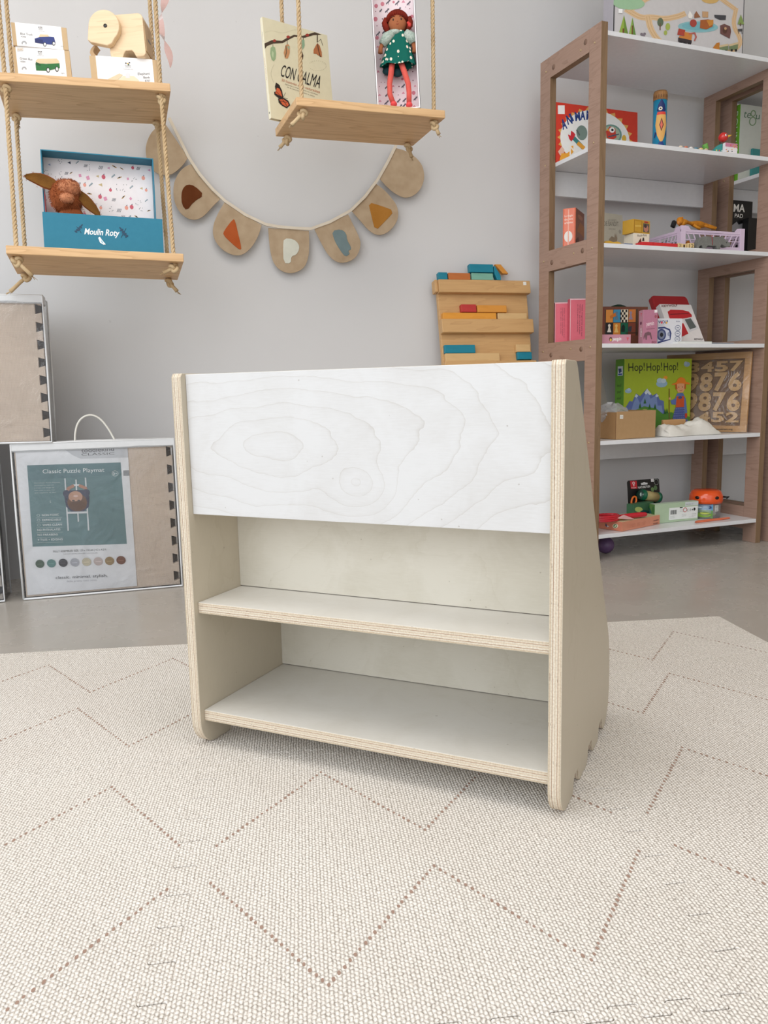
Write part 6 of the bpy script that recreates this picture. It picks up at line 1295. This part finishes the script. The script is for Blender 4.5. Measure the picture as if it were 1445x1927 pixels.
# blister card
M, w, h = fr(5, ZA(400, 0)[0], ZA(640, 0)[0], 950, .20, .20, ZA(0, 243)[1], lean=-.12); M = M @ Matrix.Rotation(0, 4, 'Y')
r = tthing('binoculars_blister_card', 'black hang card with green toy binoculars, standing at the back of the bottom shelf', 'toy', M)
h = at_y(M, *ZA(640, 240), 0)[1]; MB().prism(rrect(w, h, .008), 0, .0015, flat((24, 24, 26), .35), axis='y').build('hang_card', r)
A = Art(w, h, [(400, 500), (640, 500), (646, 238), (412, 250)], y=-.0003)
A.rect(432, 252, 478, 302, (206, 44, 54)).oval(455, 266, 9, 9, (240, 230, 230)).oval(455, 266, 5, 5, (206, 44, 54)).rect(452, 272, 458, 286, (240, 230, 230)).text('hape', (438, 298), (470, 298), 7, (246, 236, 236)).poly([(506, 268), (522, 264), (530, 260), (540, 264), (556, 266), (554, 276), (508, 280)], (226, 226, 226)).text('NATURE FUN', (484, 302), (572, 296), 14, (232, 232, 230), bold=.02).rect(582, 240, 604, 260, (226, 226, 226)).oval(622, 262, 18, 20, (150, 156, 150), 20).oval(622, 262, 15, 17, (24, 24, 26), 20).oval(588, 310, 12, 14, (110, 140, 90)).oval(612, 300, 14, 16, (90, 120, 80)).oval(590, 330, 10, 8, (100, 130, 80))
A.build('printed_card', r)
def c5(x, y, v): X = at_y(M, *ZA(x, y), v); return Vector((X[0], v, X[1]))
GRN = flat((24, 104, 74), .3, .5); KH = flat((190, 172, 118), .5); b = MB()
a_, c2_ = c5(505, 368, -.018), c5(600, 384, -.010); b.tube([a_, c2_], [.0185, .0185], KH, 20); b.build('barrel', r)
b = MB(); e_ = c5(470, 366, -.022); 
dirv = (a_-c2_).normalized(); b.tube([a_, a_+dirv*.010, a_+dirv*.012, a_+dirv*.018], [.021, .021, .018, .018], GRN, 20, cap=False); b.tube([c2_, c2_-dirv*.012], [.0195, .021], GRN, 20); b.tube([a_+dirv*.016, a_+dirv*.0165], [.0178, .0178], flat((60, 90, 80), .15, .8), 20); b.ell(a_+dirv*.016+Vector((.0, -.004, 0)), (.006, .002, .008), flat((190, 210, 200), .2), 10, 8); b.build('green_end_rings', r)
b = MB(); rr_ = []; cc_ = c5(432, 412, -.03)
b.tube([cc_+Vector((.009*math.cos(t_)+.004*math.sin(t_), -.002*math.cos(t_), .016*math.sin(t_))) for t_ in [2*PI*k/20 for k in range(21)]], .0036, flat((232, 116, 36), .3), 8, cap=False); b.build('orange_clip', r)
# mint box
M, w, h = fr(5, ZA(588, 0)[0], ZA(915, 0)[0], 975, .085, .085, ZA(0, 440)[1]); d = .028
r = tthing('mint_toy_box', 'mint green box with a white barcode label, middle of the bottom shelf', 'box', M); card(r, w, d, h, flat((176, 198, 168), .5), 'carton', dict(left=flat((80, 120, 70), .5), top=flat((190, 208, 186), .5)))
A = Art(w, h, [(588, 556), (915, 552), (912, 437), (586, 440)], y=-.0003); A.rect(694, 468, 910, 540, (232, 236, 234)).rect(812, 440, 912, 462, (206, 214, 214))
for k in range(11): A.rect(704+k*4.4, 482, 706+k*4.4+(k % 3)*.8, 508, (30, 30, 30)); A.k -= 1
A.k += 1; A.rect(772, 468, 794, 474, (40, 40, 40)).oval(813, 486, 15, 14, (190, 60, 60), 16).oval(813, 486, 11, 10, (232, 236, 234), 14).text('C E', (828, 496), (858, 495), 14, (40, 44, 44)).oval(884, 486, 8, 9, (40, 44, 44)).poly([(862, 492), (868, 480), (874, 492)], (60, 60, 60))
for k, (x, y) in enumerate(((704, 520), (704, 530), (772, 486), (772, 495), (790, 515), (790, 524), (866, 515), (866, 524), (846, 533))): A.text('made in asia conforme', (x, y), (x+34, y-.3), 4, (120, 126, 124))
A.text('Made in', (816, 456), (872, 455), 5, (130, 136, 136))
A.build('printed_label', r)
A = Art(d, h, y=0, face='left', x0=d); A.rect(0, 0, 1, 1, (90, 130, 70)).poly([(0, 0), (.6, 0), (.4, .6), (0, .8)], (30, 84, 84)).oval(.7, .6, .25, .3, (60, 110, 60)).oval(.3, .3, .15, .2, (180, 200, 150)); A.build('printed_end', r)
M, w, h2_ = fr(5, ZA(428, 0)[0], ZA(580, 0)[0], 955, .13, .155, ZA(0, 440)[1]); r = tthing('green_leaf_box', 'dark green leaf-patterned box behind the red toy tool on the bottom shelf', 'box', M); h2_ = at_y(M, *ZA(430, 440), 0)[1]; card(r, w, .03, h2_, flat((70, 116, 84), .5))
A = Art(w, h2_, [(428, 520), (580, 500), (578, 440), (428, 455)], y=-.0003); A.oval(470, 470, 30, 9, (186, 200, 120)).oval(520, 480, 40, 10, (20, 84, 86)).oval(560, 460, 20, 8, (40, 110, 60)).oval(450, 490, 16, 8, (40, 110, 60)); A.build('printed_cover', r)
# jar
uJ, _ = at_y(MK, *ZA(972, 500), .12); zJ = at_y(MK, *ZA(972, 415), .12)[1]-ZS[5]; zT = at_y(MK, *ZA(972, 326), .12)[1]-ZS[5]; RJ = (at_y(MK, *ZA(1058, 500), .12)[0]-at_y(MK, *ZA(890, 500), .12)[0])/2; RL = RJ*1.10
r = tthing('bug_catcher_jar', 'clear insect jar with a shiny orange lid at the right of the bottom shelf', 'jar', MK @ Matrix.Translation((uJ, .12, ZS[5]+.0006)) @ Matrix.Rotation(-BYAW-.3, 4, 'Z'))
b = MB(); b.lathe([(RJ*.90, 0), (RJ*.97, .004), (RJ*.98, zJ)], clear_plastic('jar_plastic', .05, .22, rough=.08), 32); b.build('jar_body', r)
b = MB(); ORG = flat((232, 84, 24), .15, .7); b.lathe([(RL*.98, zJ-.004), (RL*1.02, zJ+.006), (RL*1.0, zJ+(zT-zJ)*.55), (RL*.86, zT-.004), (RL*.7, zT), (0.0005, zT+.0005)], ORG, 36); b.build('lid', r)
b = MB()
for a in (-.62, .62): b.ell((RL*1.0*math.sin(a), -RL*1.0*math.cos(a), zJ+(zT-zJ)*.42), (.009, .003, .006), flat((30, 10, 8), .3), 12, 8, Matrix.Rotation(a, 3, 'Z'))
b.build('lid_grips', r)
b = MB(); b.tube([(RL*.95, 0, zJ+.018), (RL*1.2, -.004, zJ+.016), (RL*1.32, -.006, zJ+.019), (RL*1.2, -.003, zJ+.012)], .0035, flat((30, 30, 30), .4), 8); b.build('black_strap', r)
A = Art(2*RJ, zJ*.92, [(888, 553), (1062, 553), (1062, 420), (888, 420)], y=0)
A.rect(915, 425, 1005, 552, (110, 160, 90)).rect(915, 425, 1005, 480, (92, 160, 206)).oval(960, 520, 40, 22, (130, 170, 60)).oval(965, 505, 24, 10, (190, 200, 90)).oval(935, 455, 16, 8, (210, 230, 240)).text('3', (984, 462), (998, 462), 20, (30, 60, 120), bold=.04).rect(1016, 436, 1038, 490, (236, 236, 232)).poly([(895, 460), (912, 455), (912, 500), (897, 500)], (190, 60, 50))
for k in range(6): A.rect(1018, 440+k*8, 1036, 443+k*8, (40, 40, 40)); A.k -= 1
nb = len(A.mb.v)
for i in range(nb):
    x, y, z_ = A.mb.v[i]; t_ = max(-1, min(1, (x-RJ)/RJ))*1.15; e = -y+.0012; A.mb.v[i] = ((RJ+e)*math.sin(t_), -(RJ+e)*math.cos(t_), z_+.002)
# subdivide wide label by rebuilding as strips is unnecessary at this size
A.build('paper_label', r)
b = MB(); b.ell((0, 0, .01), (RJ*.7, RJ*.7, .008), flat((150, 170, 90), .7), 14, 8); b.build('leaf_filling', r)
# orange loop
b = MB(); pts = [sp5(898, 572, .03), sp5(960, 570, .03), sp5(1060, 562, .035), sp5(1140, 558, .04), sp5(1158, 550, .045), sp5(1140, 540, .05), sp5(1060, 553, .05), sp5(960, 562, .05), sp5(900, 566, .045), sp5(898, 572, .03)]
for p in pts: p.z = ZS[5]+.0035
pts = smooth_open(pts, 2); b.tube(pts, .0026, flat((226, 120, 84), .4), 8, cap=False); o = b.build('orange_tongs'); o.matrix_world = MK; tag(o, 'long orange plastic tongs lying flat in front of the orange-lidded jar', 'toy')
b = MB(); b.ell((0, 0, 0), (.030, .030, .030), flat((96, 70, 110), .4, .5), 28, 18); o = b.build('purple_ball'); p_ = onz(*ZA(218, 790), 0); p2 = at_y(MK, *ZA(218, 750), .10); P_ = MK @ Vector((p2[0], .10, 0)); o.location = (P_.x, P_.y, .0302); tag(o, 'small purple ball on the floor under the bottom shelf of the bookcase', 'ball')
